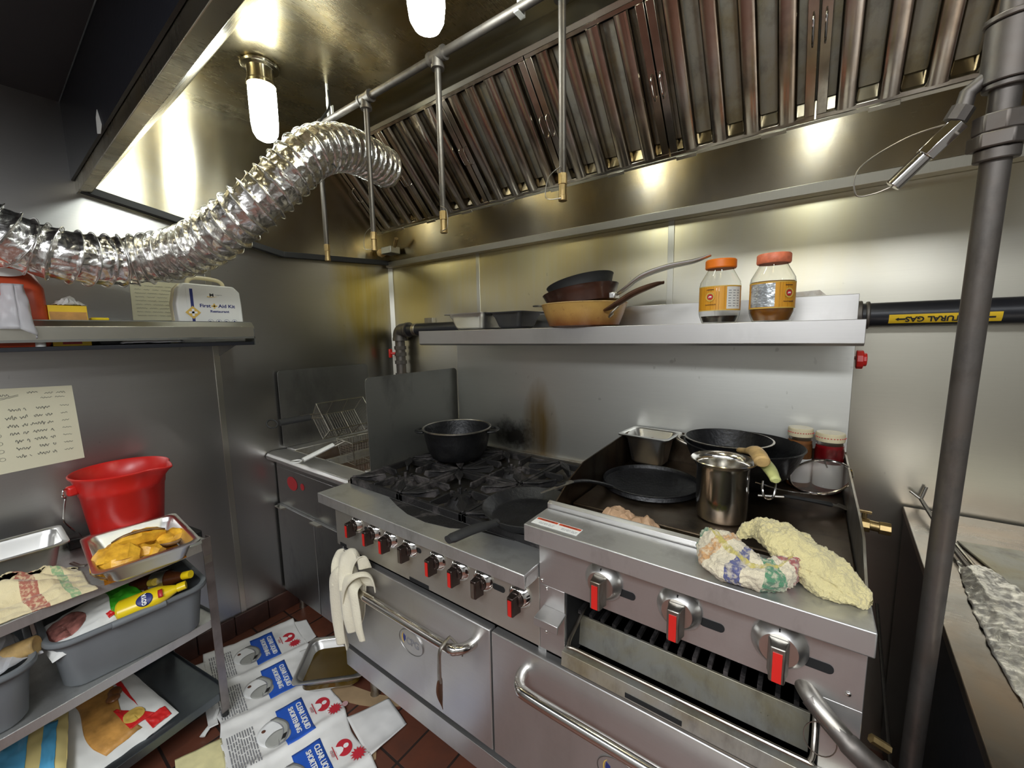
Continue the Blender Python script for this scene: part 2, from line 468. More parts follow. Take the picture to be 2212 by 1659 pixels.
def text(name, body, size, M, mat, parent, thick=.0004, align='CENTER', sx=1.0, bold=0.0):
    cu = bpy.data.curves.new(name, 'FONT'); cu.body = body; cu.size = size
    cu.align_x = align; cu.align_y = 'CENTER'; cu.extrude = thick; cu.offset = bold; cu.resolution_u = 3
    t = bpy.data.objects.new(name, cu); COL.objects.link(t)
    dg = bpy.context.evaluated_depsgraph_get()
    me = bpy.data.meshes.new_from_object(t.evaluated_get(dg))
    bpy.data.objects.remove(t); bpy.data.curves.remove(cu)
    off = rootloc(parent)
    for v in me.vertices:
        p = Vector((v.co.x * sx, v.co.y, v.co.z))
        v.co = M @ p - off
    me.materials.clear(); me.materials.append(MATS[mat])
    o = bpy.data.objects.new(name, me); COL.objects.link(o); o.parent = parent
    return o
def frame(o, xd, yd):
    """matrix whose local x runs along xd, y along yd"""
    x = Vector(xd).normalized(); y = Vector(yd); y = (y - x * y.dot(x)).normalized(); z = x.cross(y)
    return Matrix(((x.x, y.x, z.x, o[0]), (x.y, y.y, z.y, o[1]), (x.z, y.z, z.z, o[2]), (0, 0, 0, 1)))
def rrect(w, h, r, seg=5, cx=0, cy=0):
    pts = []
    for qx, qy, a0 in ((1, 1, 0), (-1, 1, pi / 2), (-1, -1, pi), (1, -1, 3 * pi / 2)):
        for i in range(seg + 1):
            a = a0 + pi / 2 * i / seg
            pts.append((cx + qx * (w / 2 - r) + r * cos(a), cy + qy * (h / 2 - r) + r * sin(a)))
    return pts
def arc(c, r, a0, a1, n, plane='xy'):
    out = []
    for i in range(n + 1):
        a = a0 + (a1 - a0) * i / n
        p = (r * cos(a), r * sin(a))
        out.append({'xy': (c[0] + p[0], c[1] + p[1], c[2]), 'xz': (c[0] + p[0], c[1], c[2] + p[1]), 'yz': (c[0], c[1] + p[0], c[2] + p[1])}[plane])
    return out
def smooth_path(pts, n=8):
    P = [Vector(p) for p in pts]; out = []
    for i in range(len(P) - 1):
        p0 = P[max(i - 1, 0)]; p1 = P[i]; p2 = P[i + 1]; p3 = P[min(i + 2, len(P) - 1)]
        for k in range(n):
            t = k / n
            out.append(.5 * ((2 * p1) + (p2 - p0) * t + (2 * p0 - 5 * p1 + 4 * p2 - p3) * t * t + (3 * p1 - p0 - 3 * p2 + p3) * t ** 3))
    out.append(P[-1])
    return out
# ================================================================ SETTING
struct('floor', MB().box(-.1, 4.2, -3.7, .1, -.08, 0), 'quarry_tile')
struct('ceiling', MB().prism([(-.1, -1.405), (4.2, -1.495), (4.2, -3.7), (-.1, -3.7)], 'z', 2.31, 2.37), 'ceiling_dark')
struct('wall_back', MB().box(-.1, 4.2, 0, .1, 0, 2.7), 'wall_back_steel')
struct('wall_left', MB().box(-.1, 0, -3.7, 0, 0, 2.7), 'wall_left_steel')
struct('wall_right', MB().box(4.1, 4.2, -3.7, 0, 0, 2.7), 'room_paint')
struct('wall_front', MB().box(-.1, 4.2, -3.8, -3.7, 0, 2.7), 'room_paint')
b = MB()
for i in range(24):
    b.box(0, .014, -3.68 + i * .1545, -3.68 + i * .1545 + .151, 0, .1)
struct('baseboard_left', b, 'quarry_base', bevel=.003)
k = 1
for x in (.742, 1.751, 2.76):
    b = MB().box(x - .012, x + .012, -.004, .0, .1, 1.9)
    struct('trim_%d' % k, b, 'trim_steel', bevel=.001); k += 1
struct('trim_%d' % k, MB().box(0, .004, -1.022, -.998, .098, 1.95), 'trim_steel', bevel=.001); k += 1
struct('trim_%d' % k, MB().prism([(0, 0), (.02, 0), (0, -.02)], 'z', .1, 1.9), 'trim_steel'); k += 1

# ================================================================ HOOD
X1 = 3.25
hood = thing('exhaust_hood', (1.6, -.7, 1.9), 'long stainless kitchen exhaust hood with a yellowed greasy interior over the cooking line', 'hood')
def hp(x):
    yo = -1.395 - .021 * x
    return [(yo, 2.0), (yo + .034, 2.0), (-1.049 - .02 * x, 2.472), (-1.049 - .02 * x, 2.62), (yo, 2.62)]
b = MB().loft([[(x, y, z) for y, z in hp(x)] for x in (.0, X1)])
build('front_panel', b, 'hood_ceiling_steel', hood, bevel=.002)
b = MB().box(0, X1, -1.4 - .03, -1.398, 2.05, 2.30)
build('fascia', MB().prism([(0, -1.3965), (X1, -1.3965 - .021 * X1), (X1, -1.404 - .021 * X1), (0, -1.404)], 'z', 2.045, 2.31), 'black_paint', hood, label='dark outer face of the hood')  # near-black layer over the steel front panel
build('white_sticker', MB().prism([(.545, 2.045), (.58, 2.035), (.605, 2.052), (.592, 2.075), (.575, 2.10), (.553, 2.085)], 'y', -1.4185, -1.4175), 'white_paper', hood, label='torn white sticker')
build('top_panel', MB().box(0, X1, -1.3, -.585, 2.47, 2.5), 'hood_ceiling_steel', hood)
build('plenum_panel', MB().prism([(-.585, 2.47), (-.42, 2.458), (-.40, 2.49), (-.585, 2.5)], 'x', 0, X1), 'hood_side_steel', hood)
side = [(-1.395, 2.0), (-.69, 1.862), (-.004, 1.9), (-.004, 2.6), (-1.395, 2.6)]
build('side_panel', MB().prism(side, 'x', .001, .022), 'hood_side_steel', hood)
b = MB()
for (ya, za), (yb, zb) in (((-1.39, 2.0), (-.69, 1.862)), ((-.69, 1.862), (-.004, 1.9))):
    b.prism([(ya, za), (yb, zb), (yb, zb + .028), (ya, za + .028)], 'x', .0225, .05)
build('bottom_rail', b, 'matte_black', hood, bevel=.002, label='dark bottom rail of the left hood end')
build('back_panel', MB().prism([(-.004, 1.916), (-.045, 1.916), (-.066, 2.085), (-.066, 2.2), (-.004, 2.2)], 'x', .023, X1), 'hood_steel', hood)
build('base_strip', MB().prism([(-.004, 1.885), (-.05, 1.885), (-.055, 1.916), (-.004, 1.93)], 'x', .023, X1), 'trim_steel', hood, bevel=.0015, label='bright strip along the bottom of the hood back')
F0 = Vector((0, -.06, 2.10)); FD = Vector((0, -.34, .36)).normalized(); FNm = Vector((0, -.36, -.34)).normalized()
def fpt(x, s, h): return Vector((x, 0, 0)) + F0 + FD * s + FNm * h
b = MB()
L = .495
for s0, s1, h0, h1 in ((-.014, .006, -.03, .012), (L - .006, L + .012, -.03, .012)):
    b.loft([[fpt(x, s0, h0), fpt(x, s1, h0), fpt(x, s1, h1), fpt(x, s0, h1)] for x in (.023, X1)])
for i in range(11):
    x = .16 + i * .27
    b.loft([[fpt(xx, -.018, .0), fpt(xx, .004, .0), fpt(xx, .004, .016), fpt(xx, -.018, .016)] for xx in (x, x + .07)])
build('filter_rail', b, 'trim_steel', hood, bevel=.001)
# black sheet that stands in for the shade behind the filters
build('plenum_shade', MB().loft([[fpt(x, -.01, -.06), fpt(x, L, -.06), fpt(x, L, -.045), fpt(x, -.01, -.045)] for x in (.023, X1)]), 'matte_black', hood)

def make_filter(x0, wdt, label):
    t = thing('baffle_filter', tuple(fpt(x0, 0, 0)), label, 'hood filter', 'baffle filters in the hood')
    b = MB()
    def bar(xa, xb, s0, s1, h0, h1):
        b.loft([[fpt(xx, s0, h0), fpt(xx, s1, h0), fpt(xx, s1, h1), fpt(xx, s0, h1)] for xx in (xa, xb)])
    bar(x0 + .002, x0 + wdt - .002, .006, .02, -.03, .008)
    bar(x0 + .002, x0 + wdt - .002, L - .02, L - .006, -.03, .008)
    bar(x0 + .002, x0 + .028, .02, L - .02, -.02, .008)
    bar(x0 + wdt - .028, x0 + wdt - .002, .02, L - .02, -.02, .008)
    build('frame', b, 'filter_steel', t, bevel=.0015)
    b = MB(); nb = 4; p = (wdt - .05) / nb
    for i in range(nb):
        xc = x0 + .025 + p * (i + .5)
        hw = p * .27
        ring = []
        for s in (.02, L - .02):
            r_ = [fpt(xc + hw * q, s, h) for q, h in ((-1, -.02), (-1, .004), (-.92, .012), (-.75, .0175), (-.5, .0195), (.5, .0195), (.75, .0175), (.92, .012), (1, .004), (1, -.02), (.92, -.02), (.9, .004), (.5, .015), (-.5, .015), (-.9, .004), (-.92, -.02))]
            ring.append(r_)
        b.loft(ring)
        # inner channel half hidden behind
    build('baffles', b, 'filter_steel', t, angle=25)
    b = MB(); 
    for i in range(nb + 1):
        xc = x0 + .025 + p * i; hw = p * .3
        b.loft([[fpt(xc + hw * q, s, h) for q, h in ((-1, -.036), (1, -.036), (1, -.03), (-1, -.03))] for s in (.05, L - .03)])
    build('back_baffles', b, 'greasy_steel', t)
    for xx in (x0 + .014, x0 + wdt - .014):
        path = [fpt(xx, .205, .008), fpt(xx, .21, .022), fpt(xx, .225, .028), fpt(xx, .265, .028), fpt(xx, .28, .022), fpt(xx, .285, .008)]
        path2 = [fpt(xx, .17, .008), fpt(xx, .172, .02), fpt(xx, .19, .024), fpt(xx, .20, .01)]
        build('handle', MB().tube(smooth_path(path, 4), .0026, 8), 'chrome', t)
names = ['leftmost baffle filter in the hood, beside the foil duct end', 'second baffle filter from the left in the hood', 'third baffle filter from the left in the hood',
         'fourth baffle filter from the left, above the orange-lidded jars', 'fifth baffle filter from the left, with shinier rounded ridges', 'sixth baffle filter from the left, behind the standing iron pipe',
         'rightmost baffle filter at the top right corner of the photo']
for i, lb in enumerate(names):
    make_filter(.024 + i * .4345 if i == 0 else .019 + i * .4345 + .002, .434, lb)

def hood_light(x, y, label):
    t = thing('hood_light', (x, y, 2.47), label, 'light', 'jar lights on the hood ceiling')
    b = MB().lathe([(.001, .0), (.062, .0), (.066, -.006), (.062, -.013), (.046, -.016), (.044, -.03), (.046, -.06), (.05, -.064), (.05, -.075), (.001, -.075)], (x, y, 2.47), 40)
    build('socket', b, 'hood_side_steel', t, bevel=.001)
    b = MB().lathe([(.001, -.268), (.018, -.266), (.032, -.258), (.042, -.24), (.046, -.21), (.047, -.15), (.047, -.085), (.045, -.0755), (.001, -.0755)], (x, y, 2.47), 40)
    build('glass_jar', b, 'lamp_glow', t, label='glowing frosted glass jar')
hood_light(.5, -.935, 'glowing jar light on the hood ceiling above the foil duct')
hood_light(1.41, -.95, 'glowing jar light cut off by the top edge of the photo')
hood_light(2.2, -.95, 'hood jar light over the griddle, above the frame')

# fire suppression piping hanging under the hood top
PY, PZ = -.72, 2.335
t = thing('fire_suppression_pipe', (1.5, PY, PZ), 'thin steel fire suppression pipe with nozzle drops hanging inside the hood', 'pipe')
build('main_pipe', MB().cyl((.49, PY, PZ), (3.2, PY, PZ), .0125), 'pipe_iron', t)
for i, (x, zb) in enumerate(((.5, 1.80), (.832, 1.80), (1.212, 1.808), (1.662, 1.822))):
    y = PY
    b = MB().cyl((x - .03, y, PZ), (x + .03, y, PZ), .0185).cyl((x, y, PZ - .032), (x, y, PZ), .0175)
    b.cyl((x - .034, y, PZ), (x - .024, y, PZ), .021).cyl((x + .024, y, PZ), (x + .034, y, PZ), .021).cyl((x, y, PZ - .038), (x, y, PZ - .028), .021)
    build('tee_fitting', b, 'pipe_iron', t)
    d = build('drop_pipe', MB().cyl((x, y, zb + .05), (x, y, PZ - .03), .0098), 'pipe_iron', t)
    b = MB().cyl((x, y, zb + .028), (x, y, zb + .056), .0125, 6).cyl((x, y, zb - .012), (x, y, zb + .028), .0105, 16).cyl((x, y, zb - .014), (x, y, zb + .0), .0118, 16)
    build('nozzle', b, 'brass', d, bevel=.001)
    if i >= 1:
        path = smooth_path([(x, y - .012, zb + .07), (x + (.03 if i == 2 else -.035), y - .014, zb + .05), (x + (.028 if i == 2 else -.045), y - .012, zb + .0), (x + .002, y - .012, zb - .01)], 6)
        build('cap_wire', MB().tube(path, .0012, 6), 'worn_steel', d)
for x in (.585, 1.53):
    b = MB().cyl((x, PY - .002, PZ), (x, PY - .002, 2.47), .005, 10).cyl((x, PY, 2.385), (x, PY, 2.42), .0085, 6).box(x - .008, x + .008, PY - .017, PY + .017, PZ - .018, PZ - .0135).box(x - .008, x + .008, PY + .0135, PY + .018, PZ - .018, PZ + .06)
    build('pipe_hanger', b, 'white_plastic', t, bevel=.001)
# strap round the duct
b = MB()
strap = [(.665, -.83, 2.42), (.672, -.82, 2.36), (.69, -.80, 2.30)]
tag(build('cable_tie', MB().tube(smooth_path([(.615, -.735, 2.43), (.63, -.745, 2.36), (.665, -.80, 2.285), (.725, -.86, 2.21), (.765, -.86, 2.12), (.77, -.82, 2.075)], 6), .004, 8, squash=.5), 'matte_black', origin=(.665, -.8, 2.3)), 'black cable tie looped over the foil duct and the fire pipe', 'cable tie')

# foil duct
random.seed(3)
cp = [(.339, -1.76, 1.85), (.324, -1.612, 1.765), (.312, -1.553, 1.741), (.325, -1.49, 1.725), (.315, -1.416, 1.722), (.31, -1.333, 1.732), (.36, -1.256, 1.749), (.455, -1.19, 1.776), (.565, -1.138, 1.824), (.65, -1.08, 1.894), (.70, -1.001, 1.986), (.722, -.916, 2.091), (.706, -.825, 2.157), (.675, -.717, 2.201), (.622, -.584, 2.224), (.566, -.425, 2.235)]
sp = smooth_path(cp, 40)
# resample by arc length
ds = [0]
for a, c_ in zip(sp, sp[1:]): ds.append(ds[-1] + (c_ - a).length)
LT = ds[-1]; RIB = .038; NR = int(LT / RIB) * 14
def at_len(s):
    lo = 0
    while lo < len(ds) - 2 and ds[lo + 1] < s: lo += 1
    q = (s - ds[lo]) / max(1e-9, ds[lo + 1] - ds[lo])
    return sp[lo].lerp(sp[lo + 1], min(1, max(0, q)))
centres = [at_len(LT * i / NR) for i in range(NR + 1)]
rings = []; SEG = 72; up = Vector((0, 0, 1))
for i, c_ in enumerate(centres):
    tng = (centres[min(i + 4, NR)] - centres[max(i - 4, 0)]).normalized()
    sd = tng.cross(up).normalized(); up = sd.cross(tng).normalized()
    ph = (i * LT / NR) / RIB
    ring = []
    for j in range(SEG):
        a = 2 * pi * j / SEG
        f = (ph - j / SEG) % 1.0
        ridge = math.exp(-((f - .5) / .06) ** 2)
        d = sd * cos(a) + up * sin(a)
        q = c_ + d * .08
        cr = noise.noise(q * 30) * .0022 * (1 - ridge) + noise.noise(q * 75) * .0018 * (1 - ridge)
        wrinkle = (.004 * noise.noise(Vector((a * 5, ph * .9, 3)))) * (1 - ridge)
        r = .0725 + .0115 * ridge + .007 * (((f + .5) % 1.0)) ** 1.5 * (1 - ridge) + cr + wrinkle
        ring.append(c_ + d * r)
    rings.append(ring)
b = MB().loft(rings, True, False, False)
duct = thing('foil_duct', (.3, -1.4, 1.72), 'crinkled silver foil duct swooping up from the left into the hood', 'duct')
build('foil_skin', b, 'foil', duct, angle=32, solid=.0008)
hel = []
for i in range(NR + 1):
    pass
WIRE = []
up = Vector((0, 0, 1)); fr_ = []
for i, c_ in enumerate(centres):
    tng = (centres[min(i + 4, NR)] - centres[max(i - 4, 0)]).normalized()
    sd = tng.cross(up).normalized(); up = sd.cross(tng).normalized(); fr_.append((sd.copy(), up.copy()))
nt = LT / RIB; st = 40
for k in range(int(nt * st)):
    ph = .5 + k / st
    # ridge where ph_i - j/SEG == .5 (mod 1): angle fraction advances with the length
    s_ = ph * RIB
    if s_ > LT: break
    i = s_ / LT * NR; i0 = min(int(i), NR - 1)
    c_ = centres[i0].lerp(centres[i0 + 1], i - i0); sd, up_ = fr_[i0]
    a = 2 * pi * ((ph - .5) % 1.0)
    WIRE.append(c_ + (sd * cos(a) + up_ * sin(a)) * .0862)
build('spiral_wire', MB().tube(WIRE, .0013, 5), 'pan_steel', duct)

# fusible link bracket in the corner
t = thing('link_bracket', (.25, -.05, 1.93), 'small metal link bracket with a tan roller in the hood corner', 'bracket')
build('housing', MB().box(.1, .19, -.14, -.07, 1.945, 1.985), 'dark_steel', t, bevel=.003)
build('roller', MB().cyl((.045, -.11, 1.962), (.098, -.11, 1.965), .022, 20).cyl((.056, -.11, 1.962), (.07, -.11, 1.962), .026, 20), 'tan_wood', t, label='tan roller', bevel=.002)
build('stem', MB().cyl((.19, -.11, 1.985), (.235, -.13, 2.02), .011, 12), 'brass', t)

# ================================================================ GAS PIPES
t = thing('gas_pipe', (.3, -.06, 1.49), 'thick black gas pipe along the back wall behind the range shelf', 'pipe')
build('pipe', MB().cyl((.17, -.055, 1.492), (3.3, -.055, 1.492), .037, 32), 'black_paint', t)
b = MB().tube(smooth_path([(.19, -.055, 1.492), (.15, -.055, 1.49), (.128, -.055, 1.47), (.125, -.055, 1.43)], 6), .041, 20)
b.cyl((.2, -.055, 1.492), (.22, -.055, 1.492), .046, 24).cyl((.125, -.055, 1.425), (.125, -.055, 1.445), .044, 24)
build('elbow', b, 'pipe_iron', t)
b = MB().cyl((.125, -.055, .968), (.125, -.055, 1.43), .03, 20)
for z in (1.37, 1.33, 1.28, 1.2): b.cyl((.125, -.055, z), (.125, -.055, z + .022), .037, 8)
build('drop_pipe', b, 'pipe_iron', t)
build('valve_handle', MB().box(.075, .09, -.11, -.09, 1.32, 1.375).cyl((.083, -.1, 1.347), (.125, -.06, 1.347), .008), 'red_plastic', t, bevel=.004, label='red valve handle')
build('coupling', MB().cyl((2.315, -.055, 1.492), (2.345, -.055, 1.492), .045, 28).cyl((2.353, -.055, 1.492), (2.363, -.055, 1.492), .042, 28), 'pipe_iron', t, bevel=.003)
build('wall_clamp', MB().box(.33, .40, -.03, 0, 1.52, 1.56).cyl((.27, -.055, 1.492), (.3, -.055, 1.492), .0385, 24), 'worn_steel', t, bevel=.002)
lm = MB()
for x0, x1 in ((2.405, 2.628),):
    rows = []
    for xx in (x0, x1):
        rows.append([Vector((xx, -.055 + .0378 * cos(a), 1.492 + .0378 * sin(a))) for a in [radians(d) for d in range(182, 226, 6)]])
    lm.loft(rows, False, False, False)
lab = build('gas_label', lm, 'yellow_label', t, label='yellow NATURAL GAS label, upside down')
Ml = frame((2.517, -.0995, 1.479), (-1, 0, 0), (0, -.35, -.93))
Ml = frame((2.512, -.0555 - .0382 * cos(radians(23)), 1.492 - .0382 * sin(radians(23))), (-1, 0, 0), (0, .39, -.92))
text('gas_lettering', 'NATURAL GAS', .0215, Ml, 'black_ink', lab, thick=.0006, bold=.0006)
b = MB()
for xc in (2.43, 2.605):
    pts = [(-.011, .0), (-.004, .005), (-.004, .0022), (.011, .0022), (.011, -.0022), (-.004, -.0022), (-.004, -.005)]
    Ma = Ml.copy(); Ma.translation = Vector((xc, Ml.translation.y, Ml.translation.z))
    b.prism([(-x, y) for x, y in pts], 'z', -.0004, .0006, Ma)
build('arrow', b, 'black_ink', lab)
tag(build('gas_valve_knob', MB().cyl((2.335, -.13, 1.36), (2.352, -.13, 1.36), .028, 10).cyl((2.35, -.13, 1.36), (2.36, -.13, 1.36), .02, 10).cyl((2.34, -.13, 1.36), (2.34, 0, 1.36), .006, 8), 'red_plastic', bevel=.003, origin=(2.34, -.1, 1.36)), 'red round valve knob on the wall right of the range back', 'valve')

# standing pipe in front, right
t = thing('standing_pipe', (2.405, -.87, 0), 'tall dark iron pipe standing between the range and the right counter', 'pipe')
pa = Vector((2.4025, -.915, 1.70)); pb = Vector((2.407, -.845, 1.06)); dd = (pa - pb).normalized()
def pz(z): return pb + dd * ((z - pb.z) / dd.z)
build('lower_pipe', MB().cyl(pz(.4), pz(1.72), .0145, 20), 'pipe_iron', t)
build('upper_pipe', MB().cyl(pz(1.70), pz(2.46), .0145, 20), 'pipe_iron', t)
build('union_nut', MB().cyl(pz(1.682), pz(1.70), .029, 6).cyl(pz(1.70), pz(1.722), .026, 8).cyl(pz(1.667), pz(1.682), .0215, 16), 'pipe_iron', t, bevel=.002)
build('sleeve', MB().cyl(pz(1.757), pz(1.823), .0245, 20).cyl(pz(1.823), pz(1.83), .027, 20).cyl(pz(1.75), pz(1.757), .0215, 20), 'pipe_iron', t, bevel=.0015)
p0 = pz(1.765) + Vector((-.018, -.0, 0))
arm = build('nozzle_arm', MB().tube([pz(1.77) + Vector((-.015, 0, 0)), pz(1.755) + Vector((-.033, 0, 0)), pz(1.735) + Vector((-.036, 0, 0))], .009, 12).cyl(pz(1.74) + Vector((-.035, 0, 0)), pz(1.725) + Vector((-.042, 0, 0)), .0125, 8), 'pipe_iron', t)
n0 = pz(1.722) + Vector((-.038, 0, 0)); n1 = pz(1.657) + Vector((-.098, 0, .0)); nd = (n1 - n0)
build('nozzle', MB().cyl(n0, n0 + nd * .5, .0125, 6).cyl(n0 + nd * .5, n1, .0098, 16), 'chrome', arm, bevel=.001)
pth = smooth_path([n0 + Vector((0, 0, .003)), n0 + Vector((-.05, 0, -.005)), n0 + Vector((-.098, 0, -.033)), n0 + Vector((-.10, 0, -.07)), n1 + Vector((-.02, 0, -.006)), n1], 8)
build('cap_wire', MB().tube(pth, .0011, 6), 'worn_steel', arm)
# ================================================================ RANGE
RX0, RX1, RXG = .7995, 2.3235, 1.7135
BY = -.235           # back plane of the range
PYF = -.940          # knob panel plane
rg = thing('cooking_range', (1.56, -.6, 0), 'wide stainless commercial gas range with six burners, raised griddle and two ovens', 'range')
b = MB().box(RX0, RX0 + .02, -.93, BY, .16, .87).box(RX1 - .02, RX1, -.93, BY, .16, .98).box(RXG - .012, RXG + .012, -.93, BY, .16, .87)
b.box(RX0, RX1, BY - .015, BY, .16, .9).box(RX0, RX1, -.93, BY, .155, .175).box(RX0 + .02, RXG, -.9, BY, .80, .82)
build('body', b, 'dark_steel', rg, bevel=.001)
for x in (RX0 + .06, 1.56, RX1 - .06):
    for y in (-.86, -.32):
        build('leg', MB().lathe([(.001, 0), (.022, 0), (.018, .012), (.018, .16), (.001, .16)], (x, y, 0), 16), 'worn_steel', rg)
build('kick_panel', MB().prism([(-.925, .262), (-.956, .268), (-.956, .262), (-.944, .255), (-.944, .17), (-.925, .17)], 'x', RX0 + .01, RX1 - .01), 'range_steel', rg, bevel=.0008)
build('gap_shade', MB().box(RX0 + .012, RX1 - .012, -.926, -.92, .262, .29), 'shadow_black', rg)  # black strip painting in the shade between oven doors and kick panel
build('backsplash', MB().box(RX0, RX1, BY - .012, BY + .02, .86, 1.44), 'backsplash_steel', rg, bevel=.001)
b = MB().prism([(BY, 1.475), (-.4886, 1.475), (-.4886, 1.419), (-.478, 1.412), (-.478, 1.422), (-.482, 1.466), (BY, 1.466)], 'x', RX0, RX1)
build('high_shelf', b, 'range_steel', rg, bevel=.0012)
b = MB().prism([(BY - .012, 1.475), (BY - .012, 1.548), (BY + .004, 1.548), (BY + .004, 1.475)], 'x', 1.02, RX1)
build('shelf_upstand', b, 'range_steel', rg, bevel=.001)
build('shelf_tab', MB().prism([(2.16, 1.548), (2.168, 1.562), (2.235, 1.565), (2.25, 1.55)], 'y', BY - .006, BY), 'worn_steel', rg)

# burner ledge and knob panel
b = MB().prism([(-1.003, .8956), (-1.003, .859), (-.997, .857), (-.993, .885), (-.88, .885), (-.88, .8956)], 'x', RX0, RXG - .001)
b.box(RX0, RX0 + .006, -1.0, -.88, .859, .89).box(RXG - .007, RXG - .001, -1.0, -.88, .859, .89)
build('front_ledge', b, 'ledge_steel', rg, bevel=.002)
pm = MB().box(RX0, RXG, PYF, -.925, .672, .859)
build('knob_panel', pm, 'panel_steel', rg, bevel=.001)
b = MB()
for x, z, ww, hh in ((1.262, .79, .036, .016), (1.585, .783, .042, .017), (.995, .785, .022, .014)):
    build('panel_slot', MB().prism([(px, pz_) for px, pz_ in rrect(ww, hh, hh / 2 - .0005, 5, x, z)], 'y', PYF - .0012, PYF + .002), 'shadow_black', rg)
for x in (1.262, .84):
    build('panel_slot', MB().box(x - .045 if x > 1 else x - .02, x + .045 if x > 1 else x + .02, PYF - .0012, PYF + .002, .672, .685), 'shadow_black', rg)
def knob(x, z, y, red=True, s=1.0, name='control_knob'):
    Mk = Matrix(((s, 0, 0, x), (0, 0, s, y), (0, s, 0, z), (0, 0, 0, 1)))  # local z -> world y
    Mk = Matrix(((s, 0, 0, x), (0, 0, -s, y), (0, s, 0, z), (0, 0, 0, 1)))
    b = MB().lathe([(.001, 0), (.033, 0), (.035, .004), (.034, .006), (.0255, .0165), (.0235, .018), (.001, .018)], (0, 0, 0), 48, Mk)
    bz = build(name, b, 'chrome' if s < 1.05 else 'pan_steel', rg)
    b = MB()
    if s < 1.05: b.lathe([(.001, .018), (.0215, .018), (.0205, .026), (.0185, .029), (.001, .029)], (0, 0, 0), 32, Mk)
    b.loft([[(x * k_, y_ - (0 if z_ < .03 else 0), z_) for x, y_ in ((-.0115, -.034), (.0115, -.034), (.0115, .018), (-.0115, .018))] for z_, k_ in (((.018, 1.25), (.030, 1.0), (.049, .82)) if s < 1.05 else ((.017, 1.15), (.026, .95), (.040, .8)))], M=Mk)
    build('grip', b, 'worn_steel' if s > 1.05 else 'knob_dark', bz, bevel=.0025)
    build('pointer', MB().prism([(-.0055, -.032), (.0055, -.032), (.0055, .011), (-.0055, .011)], 'z', .0485 if s < 1.05 else .0395, .0505 if s < 1.05 else .0413, Mk), 'red_plastic' if red else 'worn_steel', bz, label='red pointer strip' if red else 'bare pointer with its red strip missing')
    build('off_mark', MB().box(-.001, .001, .0225, .030, .013, .0155, Mk), 'black_ink', bz)
for i, x in enumerate((.944, 1.047, 1.135, 1.231, 1.355, 1.447, 1.534, 1.656)):
    knob(x - .0, .79, PYF, red=i not in (3, 6), s=.97)
# cooktop well
b = MB().box(RX0 + .005, RXG - .012, -.895, BY - .012, .855, .868)
b.box(RX0, RX0 + .014, -.88, BY - .01, .86, .905).box(RXG - .014, RXG - .003, -.88, BY - .01, .86, .9).box(RX0, RXG, BY - .035, BY - .01, .86, .927)
build('cooktop_well', b, 'worn_steel', rg, bevel=.001)
build('burnt_edge', MB().prism([(1.06, -.885), (1.14, -.915), (1.22, -.938), (1.31, -.945), (1.40, -.93), (1.46, -.90), (1.60, -.885)], 'z', .8957, .8968), 'sooty_iron', rg, label='burnt black patch on the ledge')
gx0, gx1, gy0, gy1 = RX0 + .016, RXG - .016, -.885, BY - .04
gw = (gx1 - gx0) / 3; gh = (gy1 - gy0) / 2
TZ = .925
for i in range(3):
    for j in range(2):
        x0, x1 = gx0 + i * gw + .003, gx0 + (i + 1) * gw - .003
        y0, y1 = gy0 + j * gh + .003, gy0 + (j + 1) * gh - .003
        cx, cy = (x0 + x1) / 2, (y0 + y1) / 2
        b = MB()
        t_ = .014
        for a in ((x0, x1, y0, y0 + t_), (x0, x1, y1 - t_, y1), (x0, x0 + t_, y0, y1), (x1 - t_, x1, y0, y1)): b.box(*a, TZ - .03, TZ - .006)
        for q in range(8):
            an = q * pi / 4
            dx, dy = cos(an), sin(an)
            R1 = min((x1 - x0) / 2 / max(1e-6, abs(dx)), (y1 - y0) / 2 / max(1e-6, abs(dy))) - .005
            Mq = frame((cx, cy, TZ), (dx, dy, 0), (-dy, dx, 0))
            r0 = .05 if q % 2 == 0 else .07
            b.prism([(r0, -.016), (r0 + .006, 0), (R1, 0), (R1, -.018), (r0 + .02, -.030)], 'y', -.0038, .0038, Mq)
            if q % 2: b.prism([(r0 + .01, -.003), (R1 * .72, -.017), (R1 * .98, -.006), (R1 * .98, .006), (R1 * .72, .017), (r0 + .01, .003)], 'z', -.006, -.001, Mq)
        g = build('burner_grate', b, 'sooty_iron', rg, bevel=.002)
        b = MB().lathe([(.001, -.005), (.06, -.005), (.06, .0), (.045, .012), (.04, .028), (.018, .034), (.001, .034)], (cx, cy, .868), 28)
        for q in range(10):
            a = q * pi / 5
            b.box(.03, .048, -.004, .004, .028, .036, Matrix.Translation((cx, cy, .868)) @ Matrix.Rotation(a, 4, 'Z'))
        b.cyl((cx, cy, .895), (cx, cy, .925), .006, 10)
        build('burner_head', b, 'sooty_iron', rg, bevel=.001)

# griddle section
GZ = .995
b = MB().prism([(-1.003, 1.0238), (-1.003, .984), (-.997, .982), (-.993, 1.012), (-.9, 1.012), (-.9, 1.0238)], 'x', RXG, RX1)
b.box(RXG, RXG + .006, -1.0, -.9, .984, 1.018).box(RX1 - .006, RX1, -1.0, -.9, .984, 1.018)
build('griddle_ledge', b, 'ledge_steel', rg, bevel=.002)
b = MB().prism([(-.898, 1.024), (-.898, 1.036), (-.888, 1.041), (-.878, 1.036), (-.878, .97), (-.888, .97)], 'x', RXG, RX1 - .01)
build('ledge_lip', b, 'range_steel', rg, bevel=.001)
b = MB().box(RXG + .004, RX1 - .004, -.878, -.775, .955, .965)
build('grease_trough', b, 'worn_steel', rg)
b = MB().box(RXG + .006, RX1 - .006, -.775, BY - .014, .972, GZ)
build('griddle_plate', b, 'griddle_plate', rg, bevel=.003)
